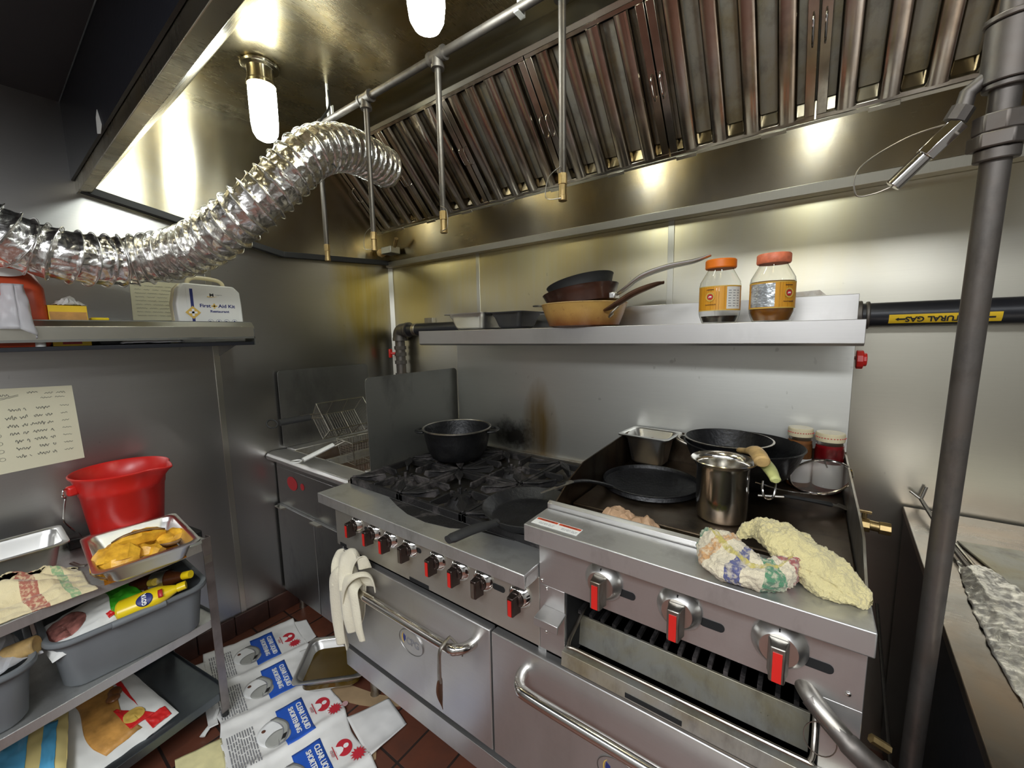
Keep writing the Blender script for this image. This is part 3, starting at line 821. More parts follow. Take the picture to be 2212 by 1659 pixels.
spl = [(-.262, .95), (-.262, 1.100), (-.35, 1.104), (-.70, 1.088), (-.79, 1.06), (-.865, 1.02), (-.886, 1.012), (-.886, .95)]
build('splash_guard', MB().prism(spl, 'x', RXG - .001, RXG + .0025), 'griddle_plate', rg)
spr = [(-.25, .95), (-.25, 1.096), (-.70, 1.083), (-.79, 1.075), (-.83, 1.05), (-.878, 1.024), (-.878, .95)]
build('splash_guard', MB().prism(spr, 'x', RX1 - .004, RX1), 'worn_steel', rg)
build('back_splash_low', MB().box(RXG, RX1, BY - .016, BY - .0125, GZ - .02, 1.1), 'griddle_plate', rg)
build('griddle_panel', MB().box(RXG + .001, RX1, PYF, -.925, .845, .984).box(RXG + .001, 1.784, PYF, -.925, .672, .845).box(2.272, RX1, PYF, -.925, .672, .845), 'range_steel', rg, bevel=.001)
b = MB()
for x, z in ((1.932, .899), (2.101, .901), (2.262, .899)):
    build('panel_slot', MB().prism(rrect(.044, .017, .008, 6, x, z), 'y', PYF - .0012, PYF + .002), 'shadow_black', rg)
for x, z in ((1.883, .912), (2.042, .912), (2.208, .914)): knob(x, z, PYF, s=1.22)
b = MB()
for x, z in ((1.735, .838), (1.733, .722), (2.304, .868), (1.86, .975), (2.04, .975), (2.205, .975), (1.722, .855)):
    b.sphere((x, PYF - .001, z), .0042, 12, 6, (1, .6, 1))
build('rivet', b, 'chrome', rg)
# broiler opening below the griddle knobs
b = MB().box(1.784, 2.272, -.6, -.59, .66, .85).box(1.784, 2.272, -.93, -.6, .655, .662).box(1.781, 1.786, -.93, -.6, .66, .85).box(2.27, 2.275, -.93, -.6, .66, .85).box(1.784, 2.272, -.93, -.6, .85, .856)
build('broiler_cavity', b, 'shadow_black', rg)
b = MB()
for i in range(16): b.box(1.80 + i * .029, 1.808 + i * .029, -.90, -.62, .775, .785)
build('broiler_grate', b, 'sooty_iron', rg)
build('radiant_plate', MB().prism([(-.868, .664), (-.862, .664), (-.852, .738), (-.858, .738)], 'x', 1.785, 2.262), 'greasy_steel', rg, bevel=.001)
b = MB()
for x in (1.845, 2.19): b.tube(arc((x, -.862, .70), .006, pi, 2 * pi, 8, 'xz'), .0015, 6)
build('plate_hook', b, 'worn_steel', rg)
b = MB().tube(smooth_path([(1.80, -.80, .79), (1.797, -.90, .745), (1.803, -.955, .728), (1.83, -.957, .728), (2.0, -.957, .728), (2.24, -.957, .728), (2.262, -.955, .732), (2.266, -.94, .76), (2.266, -.9, .80)], 6), .0042, 10)
build('wire_rail', b, 'worn_steel', rg)
b = MB().prism([(-.965, .714), (-.969, .680), (-.964, .680), (-.960, .707), (-.940, .709), (-.940, .714)], 'x', 1.79, 2.32)
b.box(1.79, 2.32, -.945, -.942, .660, .710)
build('drip_tray', b, 'greasy_steel', rg, bevel=.001)
build('tray_floor', MB().box(1.79, 2.27, -.945, -.6, .656, .662), 'griddle_plate', rg)
build('tray_slot', MB().box(1.945, 2.06, -.9695, -.966, .684, .694), 'shadow_black', rg)
b = MB().prism([(PYF, .792), (-.985, .786), (-.987, .768), (-.983, .768), (-.98, .781), (PYF, .787)], 'x', 1.726, 1.79)
build('drip_bracket', b, 'range_steel', rg, bevel=.001)
b = MB().prism([(1.718, .9745 - .962), (1.842, .012), (1.842, -.012), (1.718, -.02)], 'z', 0, .0005) if False else MB()
Mw = frame((1.782, -.972, 1.0242), (1, 0, 0), (0, 1, 0))
wl = build('warning_label', MB().box(-.058, .058, -.016, .016, 0, .0005, Mw), 'white_paper', rg, label='white and red warning sticker')
build('warning_band', MB().box(-.056, -.002, .006, .014, .0005, .0008, Mw).box(.002, .056, .006, .014, .0005, .0008, Mw), 'orange_red_plastic', wl)
for dx in (-.029, .029):
    text('warning_text', 'WARNING', .0075, Mw @ Matrix.Translation((dx, .0096, .0009)), 'black_ink', wl, .0001)
    text('warning_print', 'Hot surface. Do not\ntouch. Burn hazard.', .0048, Mw @ Matrix.Translation((dx + .006, -.006, .0006)), 'grey_ink', wl, .0001)
# ovens
def oven_door(x0, x1, hx0, hx1, badge):
    d = build('oven_door', MB().box(x0, x1, -.953, -.925, .284, .655), 'range_steel', rg, bevel=.003)
    z = .592
    pth = smooth_path([(hx0, -.952, z + .0), (hx0 + .004, -.975, z), (hx0 + .022, -1.0, z), (hx0 + .06, -1.008, z), ((hx0 + hx1) / 2, -1.008, z), (hx1 - .06, -1.008, z), (hx1 - .022, -1.0, z), (hx1 - .004, -.975, z), (hx1, -.952, z)], 8)
    build('door_handle', MB().tube(pth, .0145, 18), 'bright_steel', d)
    if badge:
        bx, bz = badge
        Mb = Matrix(((1, 0, 0, bx), (0, 0, -1, -.9535), (0, 1, 0, bz), (0, 0, 0, 1)))
        bd = build('badge', MB().lathe([(.001, .0), (.052, .0), (.052, .0015), (.001, .0015)], (0, 0, 0), 48, Mb @ Matrix.Scale(1.15, 4, (1, 0, 0)) @ Matrix.Scale(.82, 4, (0, 1, 0))), 'range_steel', d)
        ring = [(.0575 * cos(a), .041 * sin(a), .002) for a in [2 * pi * i / 48 for i in range(48)]]
        build('badge_ring', MB().tube(ring, .0012, 6, closed=True, M=Mb), 'dark_steel', bd)
        text('badge_letters', 'CPG', .034, Mb @ Matrix.Translation((.008, 0, .002)), 'grey_ink', bd, .0005, sx=.95, bold=.0006)
        build('badge_swoosh', MB().tube([(-.042 + .012 * (1 - cos(a)), .02 * sin(a) + .004, .002) for a in [radians(d_) for d_ in range(-70, 71, 10)]], lambda s: .0004 + .0014 * sin(pi * s), 6, M=Mb), 'gold_ink', bd)
        build('badge_mark', MB().prism([(-.036, .018), (-.026, .012), (-.026, .0), (-.034, -.012), (-.038, .004)], 'z', .0012, .0022, Mb), 'navy_ink', bd)
oven_door(RX0 + .012, 1.559, .885, 1.50, (1.225, .465))
oven_door(1.565, RX1 - .01, 1.672, 2.24, (1.935, .465))

# ================================================================ FRYER
fr = thing('deep_fryer', (.4, -.45, 0), 'grey steel deep fryer standing in the corner left of the range', 'fryer')
b = MB().box(.012, .785, -.80, -.08, .1, .80).box(.012, .785, -.80, -.10, .80, .83)
build('cabinet', b, 'dark_steel', fr, bevel=.002)
for x in (.06, .74):
    for y in (-.75, -.15): build('leg', MB().lathe([(.001, 0), (.02, 0), (.016, .02), (.016, .1), (.001, .1)], (x, y, 0), 12), 'worn_steel', fr)
b = MB().box(.012, .785, -.08, -.0, 0, 0) if False else MB()
b.prism([(-.80, .83), (-.822, .832), (-.843, .846), (-.846, .862), (-.835, .876), (-.81, .881), (-.74, .878), (-.74, .83)], 'x', .008, .787)
b.box(.008, .10, -.74, -.2, .83, .884).box(.70, .787, -.74, -.2, .83, .884).box(.008, .787, -.25, -.1, .83, .90).box(.39, .41, -.74, -.25, .80, .872)
build('tank_rim', b, 'range_steel', fr, bevel=.003)
b = MB().box(.10, .39, -.742, -.25, .74, .845).box(.41, .70, -.742, -.25, .74, .845)
build('fry_oil', b, 'dark_oil', fr, label='brown frying oil in the tanks')
b = MB()
for x0, x1 in ((.10, .39), (.41, .70)):
    b.box(x0, x0 + .003, -.74, -.25, .76, .88).box(x1 - .003, x1, -.74, -.25, .76, .88).box(x0, x1, -.743, -.74, .76, .88).box(x0, x1, -.25, -.247, .76, .9)
build('tank', b, 'greasy_steel', fr)
build('flue', MB().box(.02, .78, -.1, -.02, .5, .96), 'greasy_steel', fr, bevel=.003)
for x in (.022, .774):
    o = MB().prism([(p[0], p[1]) for p in rrect(.53, .405, .02, 5, -.495, 1.088)], 'x', x - .0015, x + .0015)
    build('splash_guard', o, 'smoked_steel' if x > .5 else 'dark_steel', fr)
build('guard_lip', MB().box(.77, .79, -.74, -.24, .884, .892), 'brass', fr)
for x0, x1 in ((.018, .375), (.381, .78)):
    dd_ = build('cabinet_door', MB().box(x0, x1, -.815, -.80, .12, .60), 'dark_steel', fr, bevel=.002)
    xh = x0 + .0 if x0 > .3 else x0 + .02
    build('door_handle', MB().prism([(-.815, .60), (-.838, .602), (-.838, .596), (-.815, .588)], 'x', xh, xh + .07), 'trim_steel', dd_)
Mf = Matrix(((1, 0, 0, .17), (0, 0, -1, -.801), (0, 1, 0, .735), (0, 0, 0, 1)))
build('brand_sticker', MB().lathe([(.001, 0), (.05, 0), (.05, .001), (.001, .001)], (0, 0, 0), 32, Mf @ Matrix.Scale(.7, 4, (0, 1, 0))), 'red_label', fr, label='worn red oval sticker')
build('small_sticker', MB().lathe([(.001, 0), (.017, 0), (.017, .001), (.001, .001)], (.1, 0.003, 0), 20, Mf), 'red_label', fr, label='small red round sticker')

def wire_basket(nm, M0, W, D, H, handle, grip, gripmat, label, mat='brass'):
    """local: x width, y depth (back positive), z up; open top"""
    t = thing(nm, tuple(M0 @ Vector((W / 2, 0, 0))), label, 'fryer basket', 'fryer baskets')
    b = MB()
    rect = lambda z, s=0: [(s, s, z), (W - s, s, z), (W - s, D - s, z), (s, D - s, z)]
    b.tube(rect(H), .003, 8, closed=True, M=M0); b.tube(rect(0, .012), .0022, 8, closed=True, M=M0)
    for (x, y), (x2, y2) in (((0, 0), (.012, .012)), ((W, 0), (W - .012, .012)), ((W, D), (W - .012, D - .012)), ((0, D), (.012, D - .012))):
        b.tube([(x, y, H), (x2, y2, 0)], .0022, 8, M=M0)
    b.tube([(0, D / 3, H), (.012, D / 3, 0), (W - .012, D / 3, 0), (W, D / 3, H)], .0018, 6, M=M0)
    b.tube([(0, D * .66, H), (.012, D * .66, 0), (W - .012, D * .66, 0), (W, D * .66, H)], .0018, 6, M=M0)
    build('wire_frame', b, 'trim_steel', t)
    b = MB(); st = .0125
    n = int(W / st)
    for i in range(1, n):
        x = i * W / n
        b.tube([(x, 0, H), (x, .012, 0), (x, D - .012, 0), (x, D, H)], .0006, 4, M=M0)
    n = int(D / st)
    for i in range(1, n):
        y = i * D / n
        b.tube([(0, y, H), (.012, y, 0), (W - .012, y, 0), (W, y, H)], .0006, 4, M=M0)
    n = int(H / st)
    for i in range(1, n):
        b.tube(rect(i * H / n, .012 * (1 - i / n)), .0006, 4, closed=True, M=M0)
    build('wire_mesh', b, 'worn_steel', t)
    b = MB().tube([handle[0], handle[1]], .0035, 8, M=M0).tube([(handle[0][0] + .03, handle[0][1], handle[0][2]), (handle[1][0] + .012, handle[1][1], handle[1][2])], .0035, 8, M=M0)
    build('handle_wire', b, 'worn_steel', t)
    build('handle_grip', MB().tube([grip[0], grip[1]], .0165, 12, M=M0, squash=.6).tube(arc((grip[1][0], grip[1][1] - .03, grip[1][2]), .022, pi * .45, pi * 2.55, 14), .0035, 8, M=M0), gripmat, t, label='%s handle grip' % ('pale grey' if 'grey' in gripmat or 'white' in gripmat else 'black'))
a_ = radians(50)
M1 = Matrix.Translation((.268, -.70, 1.131)) @ Matrix.Rotation(a_, 4, 'Y') @ Matrix.Translation((0, 0, -.10))
wire_basket('fryer_basket', M1, .16, .26, .10, ((.055, 0, .1), (.055, -.10, .105)), ((.07, -.06, .105), (.07, -.20, .105)), 'matte_black', 'tipped wire fryer basket with a black handle, against the left splash guard')
M2 = Matrix.Translation((.335, -.645, .845)) @ Matrix.Rotation(radians(-7), 4, 'Z')
wire_basket('fryer_basket', M2, .17, .30, .11, ((.06, 0, .11), (.06, -.10, .075)), ((.075, -.05, .10), (.075, -.19, .06)), 'white_plastic', 'wire fryer basket with a pale grey handle resting on the fryer rim')
# ================================================================ THINGS ON THE RANGE
def steam_pan(name, corners, zr, depth, label, cat='pan', inset=.018, mat='pan_steel', group=None, rim=.012, rad=.03):
    """rectangular steel insert: corners = 4 rim corners in plan"""
    C = [Vector((x, y, 0)) for x, y in corners]
    c0 = sum(C, Vector()) / 4
    t = thing(name, (c0.x, c0.y, zr - depth), label, cat, group)
    ex = ((C[1] - C[0]) + (C[2] - C[3])) / 2; ey = ((C[3] - C[0]) + (C[2] - C[1])) / 2
    W, D = ex.length, ey.length
    Mp = frame((c0.x, c0.y, zr), ex, ey) 
    if Mp.col[2][2] < 0:
        Mp = frame((c0.x, c0.y, zr), -ex, ey)
    def ring(w, d, r, z): return [Mp @ Vector((x, y, z)) for x, y in rrect(w, d, r, 6)]
    rings = [ring(W, D, rad * .7, -.004), ring(W, D, rad * .7, 0), ring(W - 2 * rim, D - 2 * rim, rad, .0), ring(W - 2 * rim - .006, D - 2 * rim - .006, rad, -.004),
             ring(W - 2 * rim - .01, D - 2 * rim - .01, rad, -.014), ring(W - 2 * rim - .018, D - 2 * rim - .018, rad, -.018),
             ring(W - 2 * inset - .03, D - 2 * inset - .03, rad, -depth + .01), ring(W - 2 * inset - .045, D - 2 * inset - .045, rad, -depth + .001)]
    b = MB().loft(rings, True, False, True)
    build('body', b, mat, t, solid=.0016, angle=50)
    return t, Mp, W, D
def round_handle_pan(): pass

# dutch oven
c = (.995, -.468, .926)
t = thing('dutch_oven', c, 'black cast iron pot with two side handles on the back left burner', 'pot')
b = MB().lathe([(.001, 0), (.10, 0), (.112, .008), (.128, .04), (.138, .085), (.142, .118), (.147, .128), (.149, .131), (.146, .134), (.139, .131), (.134, .11), (.126, .05), (.105, .016), (.001, .014)], c, 56)
build('body', b, 'cast_iron', t)
build('rim', MB().lathe([(.1415, .1315), (.145, .1355), (.1495, .1335), (.1495, .130), (.146, .128)], c, 56), 'worn_steel', t, label='worn brown rim')
for a in (radians(-147), radians(33)):
    Ma = Matrix.Translation((c[0], c[1], c[2] + .118)) @ Matrix.Rotation(a, 4, 'Z')
    build('handle', MB().tube(smooth_path([(.138, -.045, 0), (.165, -.04, .001), (.178, 0, .002), (.165, .04, .001), (.138, .045, 0)], 6), .008, 10, M=Ma, squash=.6), 'cast_iron', t)

def skillet(name, c, r, h, az, hl, label, mat='cast_iron', hmat='matte_black', rise=.02, cat='frying pan', flat=.78, hz=.0, group=None, wall=.0035):
    t = thing(name, c, label, cat, group)
    b = MB().lathe([(.001, 0), (r * flat, 0), (r * (flat + .07), .004), (r - .004, h - .004), (r, h), (r - wall * .5, h + .0015), (r - wall, h), (r * (flat + .05) - wall, .008), (r * flat - wall, .0045), (.001, .0045)], c, 64)
    build('body', b, mat, t)
    d = Vector((cos(az), sin(az), 0)); s = Vector(c) + Vector((0, 0, h * .8 + hz))
    pts = [s + d * (r - .006), s + d * (r + .03) + Vector((0, 0, rise * .4)), s + d * (r + hl * .5) + Vector((0, 0, rise * .9)), s + d * (r + hl) + Vector((0, 0, rise))]
    build('handle', MB().tube(smooth_path(pts, 8), lambda q: .010 + .007 * min(1, q * 2.2) - .003 * (q > .95), 14, squash=.62), hmat, t)
    b = MB().tube([s + d * (r - .012) + Vector((0, 0, 0)), s + d * (r + .012) + Vector((0, 0, rise * .1))], .013, 10, squash=.7)
    build('handle_bracket', b, hmat, t)
    return t
# skillet on the front right burner; its handle points out over the ledge
SK = (1.585, -.785, .926)
hd = Vector((1.535 - 1.585, -1.075 + .785)); az = math.atan2(hd.y, hd.x)
skillet('frying_pan', SK, .141, .032, az, .15, 'black frying pan on the front burner with its handle over the ledge', rise=.01)
# comal
CM = (1.855, -.535, GZ)
t = skillet('griddle_pan', CM, .139, .018, radians(200), .01, 'wide flat black griddle pan on the left of the griddle plate', rise=0, flat=.93)
for o in list(t.children):
    if o.name.startswith('handle'): bpy.data.objects.remove(o)
s0 = Vector((1.775, -.64, GZ + .012))
pts = [s0, (1.755, -.70, 1.035), (1.738, -.77, 1.058), (1.715, -.86, 1.068)]
build('handle', MB().tube(smooth_path(pts, 8), lambda q: .014 - .009 * q, 12, squash=.5), 'cast_iron', t)
build('handle_tip', MB().tube([(1.73, -.80, 1.064), (1.706, -.915, 1.066)], lambda q: .008 - .005 * q, 10, squash=.5), 'worn_steel', t, label='worn grey handle tip')
t.location = t.location

# sixth pan with scraps
t, Mp, W_, D_ = steam_pan('steam_table_pan', ((1.697, -.40), (1.706, -.262), (1.885, -.262), (1.868, -.414)), 1.105, .105, 'small deep steel insert pan at the back left of the griddle', rad=.022)
t.location = t.location
b = MB().sphere((1.80, -.345, 1.078), .012, 12, 8, (1.2, .7, 1.3)).sphere((1.815, -.34, 1.07), .01, 12, 8, (1, 1, 1.4))
tag(build('food_scrap', b, 'brown_sauce', origin=(1.8, -.34, 1.05)), 'brown food scrap inside the small deep insert pan', 'food')

# stainless pot
c = (2.066, -.652, GZ)
t = thing('stock_pot', c, 'tall shiny stainless pot with a flared rim in the middle of the griddle', 'pot')
b = MB().lathe([(.001, 0), (.050, 0), (.055, .004), (.057, .012), (.058, .06), (.0585, .128), (.0605, .137), (.066, .142), (.0715, .1455), (.0728, .148), (.0712, .1498), (.065, .147), (.059, .141), (.0565, .132), (.0562, .06), (.0555, .01), (.052, .006), (.001, .005)], c, 64)
b.v = [Vector((p[0] + .0011 * sin((p[2] - c[2]) * 90 + math.atan2(p[1] - c[1], p[0] - c[0]) * 5) * (c[2] + .02 < p[2] < c[2] + .12), p[1], p[2])) for p in b.v]
build('body', b, 'bright_steel', t)

# wok with a smaller pan in it
c = (2.078, -.415, GZ + .012)
t = thing('wok', c, 'large deep black wok behind the shiny pot on the griddle', 'wok')
b = MB().lathe([(.001, 0), (.045, 0), (.08, .012), (.118, .048), (.141, .092), (.151, .121), (.1545, .123), (.151, .1255), (.147, .121), (.137, .092), (.113, .05), (.075, .016), (.001, .004)], c, 64)
build('body', b, 'cast_iron', t)
pts = [Vector((2.14, -.545, 1.118)), Vector((2.155, -.60, 1.135)), Vector((2.17, -.66, 1.135)), Vector((2.182, -.705, 1.125))]
build('handle', MB().tube([(2.118, -.53, 1.108), (2.143, -.575, 1.128)], .007, 10), 'worn_steel', t)
build('handle_sleeve', MB().tube(smooth_path([(2.128, -.55, 1.128), (2.145, -.60, 1.137), (2.165, -.655, 1.133), (2.178, -.695, 1.124)], 6), lambda q: .011 + .004 * sin(min(1, q * 1.15) * pi) - .004 * (q > .97), 14, squash=.8), 'pale_green_rubber', t, label='pale green handle sleeve')
build('side_handle', MB().tube(smooth_path([(1.936, -.44, 1.112), (1.908, -.435, 1.122), (1.905, -.40, 1.124), (1.934, -.385, 1.112)], 6), .006, 10), 'worn_steel', t)
c = (2.04, -.41, 1.075)
t = thing('frying_pan', c, 'smaller dark pan with a knobbly tan wooden handle, nested in the wok', 'frying pan')
b = MB().lathe([(.001, 0), (.075, 0), (.095, .012), (.112, .05), (.116, .062), (.1175, .0635), (.1145, .065), (.108, .052), (.09, .016), (.001, .004)], c, 64)
build('body', b, 'cast_iron', t)
build('rim', MB().lathe([(.1165, .0615), (.1185, .065), (.1135, .066)], c, 64), 'worn_steel', t, label='worn tan rim')
hp_ = smooth_path([(2.085, -.517, 1.135), (2.105, -.56, 1.147), (2.125, -.60, 1.160), (2.138, -.64, 1.163), (2.15, -.68, 1.157)], 6)
build('handle', MB().tube(hp_, lambda q: .009 + .008 * min(1, max(0, q - .25) * 3) - .004 * (q > .96), 14, squash=.85), 'tan_wood', t, label='tan wooden handle')

def jar(name, c, r, h, label, body, lid, lidmat, fill, group):
    t = thing(name, c, label, 'jar', group)
    build('glass', MB().lathe([(.001, 0), (r * .9, 0), (r, .006), (r, h * .7), (r * .88, h * .82), (r * .86, h * .88), (.001, h * .88)], c, 32), body, t)
    build('contents', MB().lathe([(.001, .003), (r * .86, .003), (r * .95, .008), (r * .95, h * fill), (.001, h * fill)], c, 32), lid, t)
    l = build('lid', MB().lathe([(.001, h * .86), (r * .97, h * .86), (r * 1.0, h * .875), (r * 1.0, h * .985), (r * .94, h), (.001, h)], c, 36), lidmat, t)
    for q in range(12):
        pass
    dots = MB()
    for q in range(14):
        a = radians(200 + q * 12); dots.cbox((c[0] + r * 1.0 * cos(a), c[1] + r * 1.0 * sin(a), c[2] + h * .93), (.003, .003, .002))
    build('lid_print', dots, 'red_ink', l)
    build('paper_label', MB().lathe([(r * 1.004, h * .1), (r * 1.004, h * .5)], c, 32, a0=radians(170), a1=radians(380)), 'white_plastic', t)
    return t
jar('sauce_jar', (2.213, -.298, GZ), .031, .175, 'jar of brown sauce with a cream lid, left of the two jars behind the wok', 'clear_plastic', 'brown_sauce', 'ivory_plastic', .8, 'sauce jars at the back right of the griddle')
jar('sauce_jar', (2.282, -.305, GZ), .034, .17, 'jar of dark red sauce with a cream lid, at the right edge of the griddle', 'clear_plastic', 'red_sauce', 'ivory_plastic', .8, 'sauce jars at the back right of the griddle')

# strainer leaning on the right splash guard
SC = Vector((2.262, -.40, 1.062)); 
Ms = Matrix.Translation(SC) @ Matrix.Rotation(radians(24), 4, 'X') @ Matrix.Rotation(radians(-16), 4, 'Y')
t = thing('strainer', tuple(SC), 'round fine mesh strainer with a wire hook, leaning at the right side of the griddle', 'strainer')
build('rim', MB().tube([(.069 * cos(a), .069 * sin(a), 0) for a in [2 * pi * i / 48 for i in range(48)]], .0032, 8, closed=True, M=Ms), 'chrome', t)
b = MB().lathe([(.068, 0), (.062, -.012), (.048, -.024), (.025, -.031), (.001, -.033)], (0, 0, 0), 40, Ms)
build('mesh_bowl', b, 'strainer_mesh', t)
hx = [Ms @ Vector((-.05, -.047, 0)), Vector((2.185, -.535, 1.065)), Vector((2.155, -.585, 1.072)), Vector((2.135, -.60, 1.078))]
build('handle', MB().tube(smooth_path([Ms @ Vector((-.02, -.066, 0)), Vector((2.225, -.53, 1.05)), Vector((2.19, -.56, 1.06)), Vector((2.155, -.59, 1.075)), Vector((2.13, -.60, 1.082))], 6), .004, 10, squash=.5), 'chrome', t)
hk = smooth_path([(2.147, -.598, 1.088), (2.147, -.604, 1.07), (2.152, -.612, 1.054), (2.162, -.612, 1.05), (2.171, -.608, 1.057), (2.173, -.60, 1.075), (2.173, -.592, 1.086)], 6)
build('hook', MB().tube(hk, .0028, 8), 'chrome', t)
build('rim_clip', MB().tube([Ms @ Vector((.01, .066, .004)), Ms @ Vector((.012, .06, -.02))], .002, 6), 'chrome', t)

# spatula with a long dark handle
t = thing('spatula', (2.24, -.52, GZ), 'long handled metal spatula with a dark grip lying at the right of the griddle', 'spatula')
build('grip', MB().tube(smooth_path([(2.19, -.545, 1.04), (2.22, -.52, 1.033), (2.262, -.49, 1.022), (2.285, -.475, 1.016)], 6), lambda q: .006 + .004 * q, 12, squash=.6), 'matte_black', t)
build('shaft', MB().tube([(2.135, -.56, 1.035), (2.2, -.54, 1.038)], .0035, 8), 'worn_steel', t)
build('blade', MB().tube(smooth_path([(2.283, -.477, 1.016), (2.297, -.467, 1.013), (2.308, -.455, 1.006), (2.312, -.425, 1.003)], 6), lambda q: .008 + .006 * sin(q * pi), 12, squash=.12), 'worn_steel', t)

# brown paper, vegetable scraps in the trough
random.seed(5)
def crumple(name, c, sx, sy, h, mat, label, cat, rz=0, seed=1, n=14, amp=.35):
    Mr = Matrix.Translation(c) @ Matrix.Rotation(rz, 4, 'Z')
    def fn(u, v):
        x = (u - .5) * sx; y = (v - .5) * sy
        q = Vector((u * 3.1 + seed, v * 3.3, seed * 1.7))
        e = (1 - (2 * u - 1) ** 4) * (1 - (2 * v - 1) ** 4)
        z = h * (.15 + (.35 + .9 * abs(noise.noise(q * .8)) * 1.6) * e + .16 * noise.noise(q * 3.0))
        return Mr @ Vector((x + sx * amp * .2 * noise.noise(q * 2), y + sy * amp * .35 * noise.noise(q * 2.2 + Vector((5, 5, 5))), max(.001, z)))
    return tag(build(name, MB().grid(fn, n * 2, n), mat, origin=c, solid=.0012, angle=25), label, cat)
crumple('crumpled_paper', (1.862, -.80, 1.0), .075, .06, .017, 'brown_paper', 'crumpled brown paper at the front left of the griddle trough', 'paper', radians(-10), 2)
crumple('crumpled_paper', (1.922, -.812, .995), .08, .06, .02, 'brown_paper', 'second brown paper scrap, right beside the first in the trough', 'paper', radians(-30), 5)
tag(build('carrot_stick', MB().tube([(1.985, -.832, .985), (2.02, -.838, .988), (2.055, -.845, .984)], lambda q: .004 + .004 * sin(q * pi), 8), 'carrot', origin=(2.0, -.832, .98)), 'orange vegetable peel lying in the grease trough', 'food')
b = MB()
for i in range(26):
    x = random.uniform(1.9, 2.15); y = random.uniform(-.86, -.79)
    b.cbox((x, y, .968 + random.random() * .012), (.022, .014, .006), Matrix.Translation((x, y, .97)) @ Matrix.Rotation(random.random() * 3, 4, 'Z') @ Matrix.Translation((-x, -y, -.97)))
o = tag(build('green_scraps', b, 'lettuce', origin=(2.0, -.82, .966)), 'green vegetable scraps floating in the grease trough', 'food scraps'); o['kind'] = 'stuff'

# towels on the griddle ledge
def lump(name, path, wid, hgt, mat, label, cat, seed, nu=70, nv=26, fold=3, zmin=1.0245, amp=.012):
    """bundled towel: a thick soft roll along a path with folds"""
    sp_ = smooth_path(path, 10); n_ = len(sp_)
    b = MB()
    vs = []; 
    def fn(u, v):
        k = u * (n_ - 1); i = min(int(k), n_ - 2); p = sp_[i].lerp(sp_[i + 1], k - i)
        tn = (sp_[min(i + 2, n_ - 1)] - sp_[max(i - 1, 0)]).normalized(); sd = Vector((-tn.y, tn.x, 0)).normalized()
        e = max(.06, sin(pi * min(1, max(0, u * .97 + .015)))) ** .45
        w = wid(u) * e; h = hgt(u) * e
        a = 2 * pi * v
        q = Vector((u * 4 + seed, cos(a) * .9, sin(a) * .9))
        rr = 1 + .22 * noise.noise(q * 1.4) + .13 * sin(a * fold + u * 7 + seed) + .06 * noise.noise(q * 5)
        P_ = p + sd * cos(a) * w * rr + Vector((0, 0, 1)) * (h * (sin(a) * rr * .9 + .85))
        P_ += Vector((0, 0, amp * noise.noise(Vector((P_.x, P_.y, P_.z)) * 45 + Vector((seed, 0, 0)))))
        P_ += tn * (.006 * noise.noise(Vector((P_.x, P_.y, P_.z)) * 30))
        P_ += Vector((cos(a) * sd.x, cos(a) * sd.y, sin(a))) * (.0035 * noise.noise(P_ * 170) + .002 * noise.noise(P_ * 420))
        P_.z = max(zmin, P_.z)
        return P_
    b.grid(fn, nu, nv * 2)
    return build(name, b, mat, origin=tuple(sp_[n_ // 2].xy) + (zmin,), angle=180)
o = lump('striped_towel', [(2.085, -.885, 1.03), (2.105, -.925, 1.026), (2.14, -.965, 1.026), (2.185, -.972, 1.026), (2.212, -.94, 1.024), (2.205, -.90, 1.022)], lambda u: .036 + .014 * sin(u * 6), lambda u: .034 + .009 * sin(u * 7 + 1), 'striped_towel', '', 'towel', 1.3, fold=3, amp=.008, nu=150, nv=50)
tag(o, 'bundled terry towel with green, blue and red stripes on the griddle ledge', 'towel')
o = lump('yellow_towel', [(2.125, -.865, 1.05), (2.16, -.86, 1.062), (2.20, -.875, 1.05), (2.24, -.90, 1.034), (2.285, -.925, 1.026), (2.322, -.94, 1.024)], lambda u: .017 + .042 * sin(min(1, u * .98) ** 1.5 * 2.9), lambda u: .019 + .012 * sin(u * 3), 'yellow_towel', '', 'towel', 6.1, fold=2, amp=.007, nu=150, nv=50)
tag(o, 'fuzzy yellow terry towel lying right of the striped towel', 'towel')
# cloth hung on the left oven handle
def strip(name, path, width, mat, parent, wfun=None, seed=0, nu=50, nv=12, wdir=(1, 0, 0), solid=.003, fold=.012, uvs=1):
    sp_ = smooth_path(path, 8); n_ = len(sp_); wd = Vector(wdir).normalized()
    def fn(u, v):
        k = u * (n_ - 1); i = min(int(k), n_ - 2); p = sp_[i].lerp(sp_[i + 1], k - i)
        tn = (sp_[min(i + 2, n_ - 1)] - sp_[max(i - 1, 0)]).normalized()
        nn = tn.cross(wd).normalized()
        w = width * (wfun(u) if wfun else 1)
        return p + wd * (v - .5) * w + nn * (fold * sin(v * 9 + u * 3 + seed) * (.4 + .6 * abs(u - .5) * 2)) + Vector((0, 0, .004 * noise.noise(Vector((u * 6, v * 6, seed)))))
    return build(name, MB().grid(fn, nu, nv), mat, parent, solid=solid, angle=60)
t = thing('hanging_cloth', (.96, -1.01, .4), 'cream cotton cloth knotted over the left oven door handle', 'cloth')
HZ = .592
strip('long_tail', [(.93, -1.025, .37), (.925, -1.03, .45), (.935, -1.035, .55), (.955, -1.035, .62), (.985, -1.02, .655), (1.01, -.985, .65), (1.02, -.975, .60)], .115, 'cream_cloth', t, lambda u: .75 + .4 * u, 1.2)
